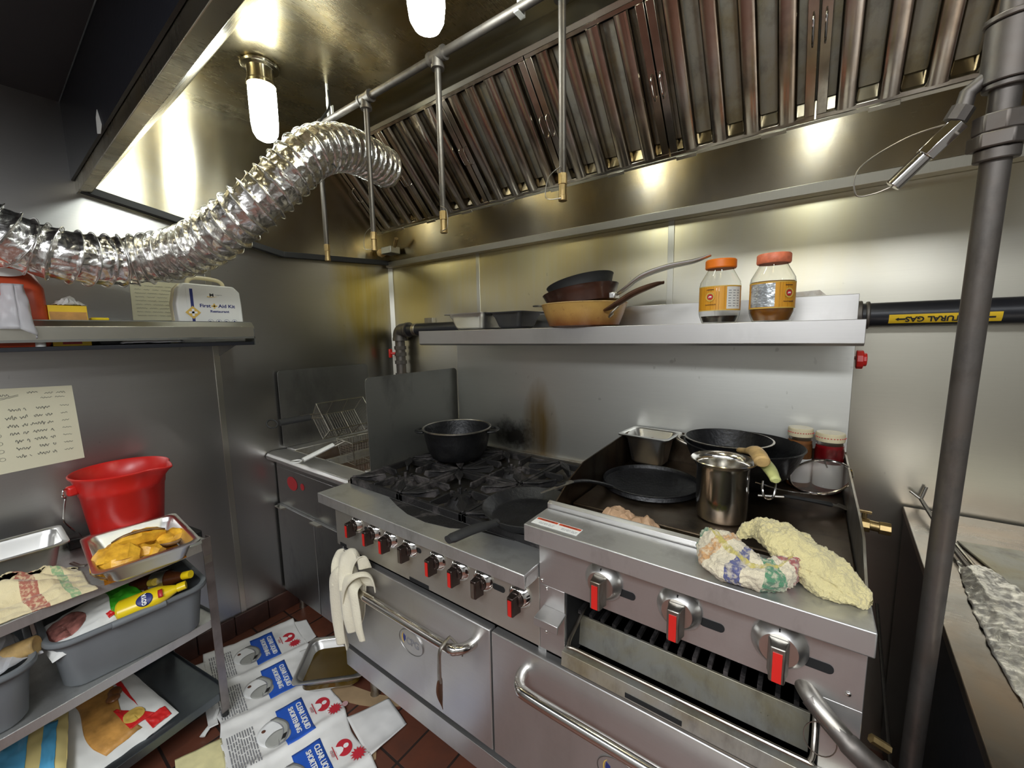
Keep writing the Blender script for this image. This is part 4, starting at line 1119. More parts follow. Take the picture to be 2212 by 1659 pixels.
strip('short_tail', [(1.035, -1.028, .455), (1.03, -1.035, .50), (1.02, -1.034, .56), (1.01, -1.03, .615), (1.0, -1.0, .632), (.99, -.98, .61), (.985, -.975, .55)], .105, 'cream_cloth', t, lambda u: .95 - .25 * u, 3.4)
strip('top_fold', [(.965, -1.03, .60), (.95, -1.02, .655), (.955, -1.0, .70), (.985, -.985, .712), (1.01, -.98, .67)], .10, 'cream_cloth', t, lambda u: .7 + .5 * sin(u * 3), 5.1, fold=.016)
strip('back_tail', [(.99, -.99, .60), (.985, -.985, .54), (.975, -.98, .49), (.965, -.98, .455)], .08, 'cream_cloth', t, None, 2.2)
# tongs hooked on the handle
t = thing('tongs', (1.45, -1.03, .50), 'rusty brown tongs hanging from the left oven handle', 'tongs')
b = MB().tube(smooth_path([(1.452, -1.0, .618), (1.448, -1.032, .60), (1.445, -1.036, .55), (1.442, -1.034, .50)], 6), lambda q: .005 + .004 * q, 10, squash=.5)
b.tube(smooth_path([(1.452, -1.0, .62), (1.47, -.985, .59), (1.475, -.975, .555)], 6), .005, 8, squash=.5)
build('arm', b, 'worn_steel', t)
build('claw', MB().tube(smooth_path([(1.442, -1.034, .505), (1.438, -1.033, .47), (1.44, -1.03, .435), (1.443, -1.028, .41)], 6), lambda q: .009 + .004 * sin(q * 5) - .004 * q, 12, squash=.45), 'brown_handle', t)

# ================================================================ HIGH SHELF
SZ = 1.4755
t, Mp, W_, D_ = steam_pan('steel_tray', ((.935, -.475), (.95, -.26), (1.17, -.26), (1.17, -.475)), SZ + .068, .066, 'shallow steel pan at the left end of the range shelf', rad=.02)
t2, Mp, W_, D_ = steam_pan('baking_pan', ((1.165, -.46), (1.165, -.275), (1.34, -.275), (1.34, -.46)), SZ + .066, .064, 'dark baking pan between the steel tray and the stacked frying pans', mat='tray_black', rad=.02)

def tilted_pan(name, c, r, h, tilt_dir, tilt, mat, inmat, label, flat=.72):
    t = thing(name, c, label, 'frying pan', 'frying pans stacked on the range shelf')
    Mt = Matrix.Translation(c) @ Matrix.Rotation(tilt, 4, Vector((-sin(tilt_dir), cos(tilt_dir), 0)))
    b = MB().lathe([(.001, 0), (r * flat, 0), (r * (flat + .1), .005), (r * .93, h * .6), (r, h), (r * 1.012, h + .0015), (r - .004, h + .002), (r * .93 - .004, h * .6), (r * (flat + .08) - .003, .009), (.001, .004)], (0, 0, 0), 64, Mt)
    build('body', b, mat, t)
    return t, Mt
PC = (1.567, -.40, SZ)
t, Mt = tilted_pan('frying_pan', PC, .148, .076, 0, 0, 'burnt_enamel', None, 'yellow enamel frying pan with a brown handle, lowest of the stack')
build('handle', MB().tube(smooth_path([(1.683, -.485, SZ + .05), (1.72, -.50, SZ + .062), (1.78, -.50, SZ + .095), (1.835, -.475, SZ + .118), (1.858, -.46, SZ + .124)], 8), lambda q: .007 + .008 * sin(min(1, q * 1.1) * pi) , 14, squash=.6), 'brown_handle', t, label='brown metal handle')
build('handle_bracket', MB().tube(smooth_path([(1.70, -.46, SZ + .04), (1.70, -.49, SZ + .028), (1.715, -.507, SZ + .04), (1.735, -.50, SZ + .06)], 6), .0035, 8), 'worn_steel', t)
build('rim', MB().lathe([(.1465, .077), (.1505, .0785), (.147, .081)], PC, 64), 'tan_wood', t, label='dull gold rim')
t, Mt = tilted_pan('frying_pan', (1.562, -.40, SZ + .070), .132, .056, 0, radians(-9), 'brown_enamel', None, 'dark brown frying pan with a bright steel handle, middle of the stack', .8)
hj = Vector((1.70, -.435, SZ + .10))
build('handle', MB().tube(smooth_path([hj, (1.735, -.45, SZ + .115), (1.79, -.45, SZ + .15), (1.86, -.435, SZ + .172), (1.93, -.42, SZ + .182), (1.975, -.41, SZ + .196)], 8), lambda q: .006 + .007 * sin(min(1, q * 1.02) * pi), 14, squash=.6), 'pan_steel', t, label='bright steel handle')
build('handle_bracket', MB().cbox((1.693, -.435, SZ + .098), (.022, .04, .022)), 'pan_steel', t, bevel=.004)
build('helper_handle', MB().tube(smooth_path([(1.435, -.42, SZ + .078), (1.40, -.425, SZ + .083), (1.365, -.41, SZ + .083), (1.37, -.385, SZ + .083), (1.43, -.38, SZ + .078)], 6), .006, 8, squash=.5), 'worn_steel', t)
t, Mt = tilted_pan('frying_pan', (1.56, -.395, SZ + .108), .118, .05, 0, radians(-13), 'matte_black', None, 'black frying pan tilted on top of the stack', .8)

def ghee(c, r, label, fill, fillmat, lidmat, rot, holo):
    t = thing('ghee_jar', c, label, 'jar', 'orange lidded jars on the range shelf')
    h = .176
    pr = [(r * .80, 0), (r * .84, .002), (r * .98, .022), (r, .03), (r, .105), (r * .97, .11), (r * .97, .114), (r * .62, .148), (r * .60, .152), (r * .60, .158)]
    b = MB().lathe([(.001, 0)] + pr, c, 48)
    build('jar_body', b, 'clear_plastic', t, solid=.0012)
    fh = fill * .11
    inner = [(.001, .0035), (r * .78, .0035)] + [(r * .97 - .0012, .024), (r - .0018, .032), (r - .0018, max(.034, fh)), (.001, max(.034, fh))] if fill > .3 else [(.001, .0035), (r * .78, .0035), (r * .9, .02), (.001, .02)]
    build('contents', MB().lathe(inner, c, 48), fillmat, t, label='amber oil' if fill > .3 else 'dark syrup')
    l = MB().lathe([(.001, .152), (r * .72, .152), (r * .76, .155), (r * .76, .174), (r * .72, .177), (.001, .177)], c, 48)
    lv = []
    build('lid', l, lidmat, t)
    lab = build('wrap_label', MB().lathe([(r + .0006, .036), (r + .0006, .1)], c, 40, a0=rot - 1.9, a1=rot + 1.9), 'orange_label', t, label='orange wraparound label')
    for z0, z1 in ((.034, .0365), (.0995, .102)):
        build('label_border', MB().lathe([(r + .0008, z0), (r + .0008, z1)], c, 40, a0=rot - 1.9, a1=rot + 1.9), 'gold_ink', lab)
    wa = rot + (.75 if not holo else -.5)
    build('nutrition_panel', MB().lathe([(r + .001, .038), (r + .001, .098)], c, 24, a0=wa - (.42 if not holo else .62), a1=wa + (.42 if not holo else .62)), 'holo_label' if holo else 'white_paper', lab, label='silver holographic panel' if holo else 'white nutrition panel')
    b = MB()
    for i in range(7):
        z = .045 + i * .007
        for k in range(3):
            a0_ = wa - .34 + k * .24; a1_ = a0_ + .17 * (1 - .4 * ((i * 7 + k * 3) % 5) / 5)
            b.lathe([(r + .0013, z), (r + .0013, z + .0018)], c, 4, a0=a0_, a1=a1_)
    build('fine_print', b, 'grey_ink', lab)
    ea = rot - .45 if not holo else rot + .75
    Me = frame((c[0] + (r + .001) * cos(ea), c[1] + (r + .001) * sin(ea), c[2] + .072), (-sin(ea), cos(ea), 0), (0, 0, 1))
    b = MB().lathe([(.009, .0004), (.0125, .0004), (.0125, .0010), (.009, .0010)], (0, 0, 0), 28, Me)
    build('emblem_ring', b, 'gold_ink', lab)
    build('emblem', MB().lathe([(.001, .001), (.0075, .001), (.0075, .0004)], (0, 0, 0), 24, Me), 'red_ink', lab)
    build('emblem_mark', MB().prism([(-.0045, -.002), (-.003, .002), (.003, .0025), (.005, 0), (.003, -.001), (.002, -.003), (.001, -.001), (-.002, -.001), (-.003, -.003)], 'z', .0011, .0014, Me), 'white_ink', lab)
    b = MB().tube([Me @ Vector((-.014 + i * .0016, -.022 + .0018 * sin(i * 2.3) + .0006 * (i % 3), .0006 - .00045 * ((i - 9) / 9.) ** 2 * 0 - ((-.014 + i * .0016) ** 2) / (2 * r))) for i in range(19)], .0006, 5)
    b.tube([Me @ Vector((-.010 + i * .0016, .02, .0008 - ((-.010 + i * .0016) ** 2) / (2 * r))) for i in range(13)], .0009, 5)
    build('label_script', b, 'brown_ink', lab)
    return t
rot1 = math.atan2(CAM.y + .42, CAM.x - 2.004)
ghee((2.004, -.42, SZ), .053, 'clear jar with a bright orange lid, nearly empty with dark syrup, on the range shelf', .1, 'dark_syrup', 'orange_plastic', rot1, False)
rot2 = math.atan2(CAM.y + .42, CAM.x - 2.131)
ghee((2.131, -.42, SZ), .0525, 'clear jar with a scuffed salmon lid and amber oil, on the range shelf', .95, 'amber_oil', 'salmon_plastic', rot2, True)
# ================================================================ LEFT WALL SHELF
t = thing('wall_shelf', (0, -1.5, 1.43), 'narrow stainless wall shelf with a raised front rail on the left wall', 'shelf')
build('shelf_board', MB().box(.002, .25, -2.3, -.945, 1.430, 1.444), 'black_paint', t, bevel=.001, label='dark shelf board')
build('front_rail', MB().prism([(.248, 1.468), (.252, 1.468), (.256, 1.516), (.232, 1.530), (.229, 1.528), (.251, 1.514)], 'y', -2.3, -.945) if False else MB().loft([[(x, y, z) for x, z in ((.25, 1.464), (.256, 1.464), (.258, 1.508), (.235, 1.528), (.231, 1.526), (.251, 1.505))] for y in (-2.3, -.942)]), 'trim_steel', t, bevel=.0008)
build('rail_edge', MB().box(.249, .258, -2.3, -.942, 1.458, 1.466).box(.226, .236, -2.3, -.942, 1.524, 1.530), 'smoked_steel', t)
build('end_plate', MB().prism([(.002, 1.43), (.258, 1.43), (.258, 1.5), (.236, 1.522), (.236, 1.46), (.002, 1.46)], 'y', -.945, -.942), 'smoked_steel', t)
for y in (-1.0, -1.7): build('bracket', MB().prism([(.002, 1.43), (.2, 1.43), (.002, 1.38)], 'y', y, y + .004), 'dark_steel', t)
# first aid kit
ky0, ky1, kx, kz = -1.192, -.958, .205, 1.4445
t = thing('first_aid_kit', (.165, -1.07, kz), 'white plastic first aid kit case standing on the wall shelf', 'first aid kit')
pr = [(ky0 + .006, 1.4445), (ky1 - .0, 1.4445), (ky1 - .004, 1.60), (ky1 - .008, 1.655), (ky1 - .03, 1.678), (ky0 + .03, 1.682), (ky0 + .012, 1.66), (ky0, 1.6)]
b = MB().prism(pr, 'x', .155, kx); case = build('case_front', b, 'white_plastic', t, bevel=.005)
b = MB().prism([(y, z + .002) for y, z in pr], 'x', .115, .152); build('case_back', b, 'ivory_plastic', t, bevel=.005)
hpth = smooth_path([(.14, ky0 + .06, 1.678), (.14, ky0 + .065, 1.70), (.14, ky0 + .09, 1.712), (.14, ky1 - .075, 1.708), (.14, ky1 - .05, 1.695), (.14, ky1 - .045, 1.674)], 6)
build('carry_handle', MB().tube(hpth, .008, 10, squash=.8), 'ivory_plastic', t, label='ivory carry handle')
Mk = frame((kx + .0005, (ky0 + ky1) / 2, 1.582), (0, 1, 0), (0, 0, 1))
def K(y, z): return ((y - (ky0 + ky1) / 2), z - 1.56)
build('label_sheet', MB().box(-.082, .098, -.112, .082, 0, .0006, Mk), 'white_paper', case)
build('blue_stripe', MB().box(-.07, -.06, -.112, .078, .0006, .0011, Mk), 'navy_ink', case)
d = MB().prism([(-.065, -.016 + .026), (-.039, -.016), (-.065, -.042), (-.091, -.016)], 'z', .0011, .0016, Mk)
build('gold_diamond', d, 'gold_ink', case, bevel=.0)
b = MB().box(-.069, -.061, -.03, -.002, .0016, .002, Mk).box(-.079, -.051, -.02, -.012, .0016, .002, Mk); build('white_cross', b, 'white_ink', case)
text('kit_title', 'First', .019, Mk @ Matrix.Translation((-.022, .012, .0007)), 'navy_ink', case, .0003, sx=1.12, bold=.0005)
text('kit_title', 'Aid Kit', .019, Mk @ Matrix.Translation((.055, .012, .0007)), 'navy_ink', case, .0003, sx=1.12, bold=.0005)
build('gold_cross', MB().box(.007, .013, .002, .022, .0006, .0011, Mk).box(0, .02, .009, .015, .0006, .0011, Mk), 'gold_ink', case)
text('kit_subtitle', 'Restaurant', .0135, Mk @ Matrix.Translation((.028, -.010, .0007)), 'navy_ink', case, .0003, sx=1.15, bold=.0004)
text('kit_logo', 'M', .016, Mk @ Matrix.Translation((.004, .056, .0007)), 'black_ink', case, .0003, sx=1.2, bold=.0008)
text('kit_logo', 'rospro', .008, Mk @ Matrix.Translation((.028, .058, .0007)), 'grey_ink', case, .0003, sx=1.15)
build('logo_swoosh', MB().tube([(-.012 + .004 * i, .050 - .002 * sin(i * .4), .0008) for i in range(10)], lambda s: .0016 * (1 - s) + .0002, 6, M=Mk), 'gold_ink', case)
for i in range(4):
    cx_ = -.008 + i * .029
    ic = build('icon_ring', MB().tube([(cx_ + .0095 * cos(a), -.052 + .0095 * sin(a), .0008) for a in [2 * pi * k_ / 20 for k_ in range(20)]], .0005, 5, closed=True, M=Mk), 'navy_ink', case)
    b = MB()
    if i % 2: b.prism([(cx_ - .005, -.056), (cx_ + .005, -.056), (cx_ + .003, -.049), (cx_, -.047), (cx_ - .003, -.049)], 'z', .0007, .001, Mk)
    else: b.box(cx_ - .006, cx_ + .002, -.053, -.049, .0007, .001, Mk).box(cx_ - .001, cx_ + .006, -.056, -.052, .0007, .001, Mk)
    build('icon_mark', b, 'navy_ink', case)

# papers on the wall
def scribble(b, x0, x1, y, amp, M_, seed, r=.0007):
    random.seed(seed); x = x0
    while x < x1:
        wl_ = random.uniform(.018, .036); n_ = int(wl_ / .0016) + 2
        pts = []
        for i in range(n_):
            xx = x + wl_ * i / n_
            if xx > x1: break
            pts.append((xx + .0008 * sin(i * 2.1 + seed), y + amp * (sin(i * 1.25 + seed * 1.3) * (.5 + .7 * abs(noise.noise(Vector((i * .35, seed, 4)))) * 2) + .5 * noise.noise(Vector((i * .3, seed, 1)))), .0008))
        if len(pts) > 2: b.tube(pts, r, 4, M=M_)
        x += wl_ + random.uniform(.004, .008)
t = thing('handwritten_list', (.003, -1.56, 1.16), 'cream sheet with a handwritten pencil list taped to the left wall', 'paper')
pc = [(-1.735, 1.307), (-1.48, 1.297), (-1.475, 1.018), (-1.745, 1.008)]
sheet = build('sheet', MB().prism(pc, 'x', .001, .0018), 'cream_paper', t)
Mn = frame((.0018, -1.48, 1.297), (0, 1, -.03), (0, 0, 1))
b = MB()
scribble(b, -.235, -.15, -.022, .004, Mn, 1); scribble(b, -.11, -.085, -.016, .004, Mn, 2); scribble(b, -.07, -.012, -.022, .0035, Mn, 3, .0006); scribble(b, -.08, -.02, -.038, .003, Mn, 33, .0006)
b.tube([(-.24, -.042, .0008), (-.16, -.03, .0008), (-.13, -.022, .0008)], .0006, 4, M=Mn); b.tube([(-.24, -.050, .0008), (-.16, -.034, .0008), (-.13, -.026, .0008)], .0006, 4, M=Mn)
build('pencil_heading', b, 'pencil_ink', sheet)
random.seed(9)
for i in range(7):
    b = MB()
    y = -.075 - i * .0275
    scribble(b, -.155 + random.uniform(-.01, .01), -.115, y, .0065, Mn, 10 + i, .0008)
    scribble(b, -.10 + random.uniform(-.01, .01), -.055, y + .002, .006, Mn, 20 + i, .0008)
    scribble(b, -.035, -.012, y + .004, .0028, Mn, 30 + i, .0006)
    cx_ = -.187 + i * .001
    b.tube([(cx_ + .0065 * cos(a), y - .002 + .006 * sin(a), .0008) for a in [2 * pi * k_ / 14 for k_ in range(14)]], .0005, 4, closed=True, M=Mn)
    build('pencil_line', b, 'pencil_ink', sheet)
t = thing('wall_notice', (.003, -1.2, 1.6), 'small cream notice taped to the wall behind the first aid kit', 'paper')
sh = build('sheet', MB().prism([(-1.28, 1.70), (-1.11, 1.70), (-1.11, 1.54), (-1.283, 1.54)], 'x', .001, .0018), 'cream_paper', t)
Mn2 = frame((.0018, -1.11, 1.70), (0, 1, 0), (0, 0, 1)); b = MB()
for i in range(9): scribble(b, -.158, -.015, -.02 - i * .015, .002, Mn2, 50 + i, .0005)
build('faint_writing', b, 'pale_ink', sh)

# red jug, tag, box and the clutter on the shelf
t = thing('red_jug', (.14, -1.64, 1.4445), 'large orange red plastic jug at the left end of the wall shelf', 'jug')
b = MB().loft([[(x, y, z) for x, y in rrect(w_, d_, .03, 5, .13, cy)] for z, w_, d_, cy in ((1.4445, .19, .215, -1.643), (1.46, .2, .225, -1.643), (1.63, .2, .222, -1.643), (1.672, .18, .2, -1.648), (1.70, .13, .15, -1.66), (1.715, .06, .08, -1.67), (1.74, .05, .06, -1.67))])
jg = build('jug_body', b, 'orange_red_plastic', t, angle=50)
Mj = frame((.2305, -1.615, 1.672), (0, 1, 0), (-.25, 0, 1))
build('oval_label', MB().lathe([(.001, 0), (.045, 0), (.045, .001), (.001, .001)], (0, 0, 0), 32, Mj @ Matrix.Scale(.3, 4, (0, 1, 0))), 'white_paper', jg)
build('gauge_strip', MB().box(.2305, .234, -1.553, -1.548, 1.47, 1.53), 'white_plastic', jg)
crump = MB()
def fnb(u, v):
    a = u * 2 * pi; z = 1.50 + v * .135
    r_ = .022 + .016 * (1 - v) * (1 + .5 * sin(a * 3)) + .006 * noise.noise(Vector((a * 2, v * 5, 2)))
    return Vector((.262 + r_ * .45 * cos(a), -1.60 + r_ * sin(a), z - .03 * (1 - v) * max(0, sin(a))))
tag(build('plastic_bag', MB().grid(fnb, 30, 16), 'bag_plastic', origin=(.262, -1.6, 1.48), angle=60, solid=.0006), 'clear crinkled plastic bag hanging over the shelf rail in front of the red jug', 'bag')
t = thing('snack_box', (.18, -1.485, 1.4445), 'small yellow and orange patterned box on the wall shelf', 'box')
bx = build('carton', MB().box(.13, .215, -1.532, -1.442, 1.4445, 1.578), 'yellow_label', t, bevel=.001)
build('printed_snacks', MB().box(.2151, .2156, -1.53, -1.444, 1.50, 1.557), 'fried_snack', bx)
build('red_panel', MB().box(.2151, .2156, -1.51, -1.465, 1.450, 1.475), 'red_label', bx)
crumple('paper_wad', (.17, -1.478, 1.579), .06, .06, .022, 'white_paper', 'crumpled white tissue on top of the small yellow box', 'tissue', .5, 7)
tag(build('shelf_tray', MB().prism([(-1.42, 1.4445), (-1.22, 1.4445), (-1.2, 1.527), (-1.26, 1.527), (-1.4, 1.53), (-1.44, 1.53)], 'x', .03, .2), 'tray_black', origin=(.11, -1.3, 1.4445), bevel=.004), 'flat black tray on the wall shelf left of the first aid kit', 'tray')
t = thing('box_cutter', (.17, -1.39, 1.53), 'yellow box cutter lying beside the snack box on the shelf', 'knife')
build('handle', MB().box(.15, .19, -1.432, -1.385, 1.531, 1.541), 'yellow_plastic', t, bevel=.003)
build('blade', MB().prism([(.165, -1.385), (.175, -1.385), (.172, -1.33), (.168, -1.33)], 'z', .0 + 1.533, 1.535), 'chrome', t)
crumple('cling_wrap', (.222, -1.28, 1.446), .035, .17, .022, 'bag_plastic', 'crumpled clear wrap lying behind the shelf rail', 'wrap', 0, 11)
tag(build('bottle_cap', MB().lathe([(.001, 0), (.012, 0), (.012, .018), (.001, .018)], (.225, -1.56, 1.4445), 20), 'white_plastic', origin=(.225, -1.56, 1.4445)), 'small white bottle cap under the shelf rail left of the box', 'cap')

# ================================================================ CART
e1 = Vector((.158, -.987, 0)).normalized(); e2 = Vector((-.987, -.158, 0)).normalized()
MC = Matrix(((e2.x, e1.x, 0, .487), (e2.y, e1.y, 0, -1.254), (0, 0, 1, 0), (0, 0, 0, 1)))
def cw(w_, a, z): return MC @ Vector((w_, a, z))
CWD, CLN = .41, .78
t = thing('utility_cart', tuple(MC @ Vector((.2, .4, 0))), 'three tier stainless utility cart parked against the left wall', 'cart')
for z, nm in ((.73, 'top_shelf'), (.43, 'middle_shelf'), (.13, 'bottom_shelf')):
    b = MB().box(0, CWD, 0, CLN, z - .004, z, MC)
    b.box(-.002, .0, 0, CLN, z - .03, z + .0, MC).box(0, CWD, -.002, 0, z - .03, z + (.0 if z > .7 else .012), MC).box(CWD, CWD + .002, 0, CLN, z - .03, z + .02, MC).box(0, CWD, CLN, CLN + .002, z - .03, z, MC)
    build(nm, b, 'ledge_steel' if z > .2 else 'grey_shelf', t, bevel=.0008)
for w_, a, sx_, sa in ((0, 0, 1, 1), (CWD, 0, -1, 1), (0, CLN, 1, -1), (CWD, CLN, -1, -1)):
    b = MB()
    x0, x1 = sorted((w_ - .003 * sx_, w_ + .024 * sx_)); y0, y1 = sorted((a - .004 * sa, a - .001 * sa))
    b.box(x0, x1, y0, y1, .045, .745, MC)
    x0, x1 = sorted((w_ - .006 * sx_, w_ - .003 * sx_)); y0, y1 = sorted((a - .004 * sa, a + .024 * sa))
    b.box(x0, x1, y0, y1, .045, .745, MC)
    build('post', b, 'cart_post', t, bevel=.0008)
    Mw_ = MC @ Matrix.Translation((w_ + .008 * sx_, a + .008 * sa, 0))
    cs = build('foot', MB().cyl(Mw_ @ Vector((0, 0, 0)), Mw_ @ Vector((0, 0, .05)), .011, 16), 'matte_black', t, bevel=.002)
build('corner_bumper', MB().box(CWD * .25, CWD * .9, -.03, -.002, .70, .735, MC), 'matte_black', t, bevel=.006)
Ms_ = MC @ Matrix.Translation((-.0065, .0, .665)) @ Matrix(((0, 0, -1, 0), (1, 0, 0, 0), (0, 1, 0, 0), (0, 0, 0, 1)))
build('post_sticker', MB().box(.0, .024, -.015, .015, 0, .0006, Ms_), 'worn_steel', t, label='grey arrow sticker')

# bucket
c = (.165, -1.405, .7315)
t = thing('bucket', c, 'bright red plastic bucket with a pouring spout on the cart top', 'bucket')
prof = [(.098, 0), (.1, .004), (.118, .18), (.1205, .182), (.1225, .2), (.133, .245), (.139, .25), (.1405, .256), (.137, .259), (.131, .255), (.119, .2), (.1165, .178), (.0965, .008), (.001, .006)]
sa_ = math.atan2(-1.27 + 1.405, .20 - .165)
sa_ = radians(44)
b = MB(); SEGB = 96; rings = []
b.lathe([(.001, .001), (.098, 0)], c, SEGB)
for r_, z in prof:
    ring = []
    for j in range(SEGB):
        a = 2 * pi * j / SEGB
        da = (a - sa_ + pi) % (2 * pi) - pi
        bul = (max(0, 1 - abs(da) / .42)) ** 1.2 * max(0, (z - .19) / .06) * .03 if z > .19 else 0
        zz = z - (.006 * math.exp(-(da / .22) ** 2) if z > .24 else 0)
        ring.append((c[0] + (r_ + bul) * cos(a), c[1] + (r_ + bul) * sin(a), c[2] + zz))
    rings.append(ring)
b.loft(rings, True, False, False)
bd = build('bucket_body', b, 'red_plastic', t, angle=50)
la = radians(-82)
lg = Vector((cos(la), sin(la), 0)); cz = Vector(c)
build('lug', MB().cbox((0, 0, 0), (.028, .035, .03), frame(cz + lg * .134 + Vector((0, 0, .215)), (-sin(la), cos(la), 0), (0, 0, 1))), 'red_plastic', t, bevel=.008)
tt = Vector((-sin(la), cos(la), 0))
h0 = cz + lg * .148 + Vector((0, 0, .222))
hpth = [h0 - lg * .01 + tt * .004, h0 + lg * .008 + tt * .014 + Vector((0, 0, .006)), h0 + lg * .014 + tt * .016 + Vector((0, 0, -.012)), h0 + lg * .008 + Vector((0, 0, -.026)), h0 - tt * .02 + Vector((0, 0, -.03)), h0 - tt * .05 + Vector((0, 0, -.075)), h0 - tt * .07 + Vector((0, 0, -.13)), h0 - tt * .095 + lg * -.03 + Vector((0, 0, -.185))]
build('bail_handle', MB().tube(smooth_path(hpth, 8), .0028, 8), 'chrome', t)
tag(build('black_clamp', MB().box(.115, .165, -1.565, -1.53, .7312, .775).cyl((.17, -1.56, .765), (.20, -1.53, .772), .006), 'matte_black', origin=(.14, -1.545, .7312), bevel=.004), 'small black clip on the cart between the steel pan and the bucket', 'clip')

# pan with roasted squash
t, Mp, W_, D_ = steam_pan('food_pan', ((.262, -1.535), (.274, -1.283), (.622, -1.318), (.606, -1.576)), .796, .0635, 'half size steel pan of orange squash chunks at the cart corner', rad=.03)
def chunk(c, s, rz, tilt, seed, label):
    c = (c[0], c[1], c[2] + .007); s = tuple(q * 1.14 for q in s)
    Mx = Matrix.Translation(c) @ Matrix.Rotation(rz, 4, 'Z') @ Matrix.Rotation(tilt, 4, 'X')
    t = thing('squash_chunk', c, label, 'squash', 'squash chunks in the steel pan')
    prof = []
    b = MB(); n_ = 9; rings = []
    for i in range(n_ + 1):
        u = i / n_; e = (sin(pi * (.03 + .94 * u))) ** .3
        ring = []
        for j in range(11):
            a = 2 * pi * j / 11 + .4 * sin(j * 2.3 + seed)
            sq = (abs(cos(a)) ** 4 + abs(sin(a)) ** 4) ** (-.25)
            q = Vector((u * 3 + seed, cos(a), sin(a)))
            k_ = 1.06 + .4 * noise.noise(q * 1.4) + .22 * noise.noise(q * 4) + .1 * noise.noise(q * 11)
            ring.append(Mx @ Vector(((u - .5) * s[0], cos(a) * s[1] / 2 * sq * e * k_ * .8, sin(a) * s[2] / 2 * sq * e * k_ * .8)))
        rings.append(ring)
    b.loft(rings); build('flesh', b, 'squash_flesh', t, angle=24, bevel=.0025, label='bright orange flesh')
    b = MB(); rings = []
    for i in range(n_ + 1):
        u = i / n_; ring = []
        for j in range(9):
            a = pi + pi * j / 8 * 1.0
            q = Vector((u * 3 + seed, cos(a), sin(a)))
            e = (sin(pi * (.06 + .88 * u))) ** .5
            ring.append(Mx @ Vector(((u - .5) * s[0] * .98, cos(a) * s[1] * .5 * e * (1 + .1 * noise.noise(q)), sin(a) * s[2] * .47 * e - .002)))
        rings.append(ring)
    b.loft(rings, False, False, False); build('rind', b, 'squash_skin', t, solid=.003, angle=60, label='grey brown rind')
random.seed(4)
def PL(u, v, z):
    A, B, C_, D__ = [Vector((x, y, 0)) for x, y in ((.262, -1.535), (.274, -1.283), (.622, -1.318), (.606, -1.576))]
    p = A.lerp(B, v).lerp(D__.lerp(C_, v), u)
    return (p.x, p.y, z)
build('sauce', MB().prism([PL(u, v, 0)[:2] for u, v in ((.12, .12), (.12, .88), (.88, .88), (.88, .12))], 'z', .737, .741), 'amber_oil', t, label='thin orange sauce')
chunk(PL(.72, .25, .772), (.10, .10, .062), radians(70), radians(25), 1.1, 'front left squash chunk in the steel pan, with a pale bite mark')
chunk(PL(.66, .52, .762), (.09, .075, .05), radians(40), radians(-10), 2.7, 'front middle squash chunk under the striped rind')
chunk(PL(.45, .50, .782), (.12, .065, .045), radians(80), radians(120), 3.9, 'squash chunk turned rind up in the middle of the steel pan')
chunk(PL(.48, .80, .764), (.07, .07, .045), radians(100), radians(5), 5.2, 'small flat squash chunk at the far right of the steel pan')
chunk(PL(.3, .58, .775), (.08, .065, .045), radians(60), radians(-30), 6.4, 'squash chunk leaning at the back of the steel pan')
chunk(PL(.42, .28, .765), (.085, .07, .05), radians(95), radians(-15), 7.7, 'squash chunk at the back left of the steel pan')
# deep pan and rag at the left edge
t, Mp, W_, D_ = steam_pan('steam_table_pan', ((.125, -1.86), (.128, -1.56), (.335, -1.585), (.335, -1.885)), .822, .09, 'deep steel insert pan lined with plastic at the left edge of the cart top', rad=.03)
def fnr(u, v):
    x = .20 + .36 * u; y = -1.90 + .335 * v
    q = Vector((x * 14, y * 9, .7))
    e = min(1, 5 * min(u, 1 - u)) * min(1, 5 * min(v, 1 - v))
    z = .7325 + e * (.03 * abs(noise.noise(q)) * 2 + .024 * abs(sin(x * 30 - y * 24 + 3 * noise.noise(q * .6))) ** 1.5) + .006 * noise.noise(q * 3) + .004 * noise.noise(q * 7)
    xx = x + .02 * noise.noise(Vector((y * 12, 3, 1))) - (.12 * (1 - v) * 0) 
    yy = y + .03 * noise.noise(Vector((x * 10, 1, 7))) - .05 * max(0, .3 - u) 
    return Vector((max(xx, .352 - .0 * v), yy, max(.7325, z)))
tag(build('striped_rag', MB().grid(fnr, 70, 80), 'cream_rag', origin=(.42, -1.74, .732), solid=.003, angle=60), 'crumpled cream rag with grey and red stripes at the front left of the cart top', 'rag')
tag(build('scrap_metal_clip', MB().tube([(.30, -1.575, .737), (.345, -1.565, .737), (.36, -1.55, .737)], .007, 8, squash=.4), 'worn_steel', origin=(.33, -1.56, .732)), 'flat grey metal piece beside the rag on the cart', 'clip')

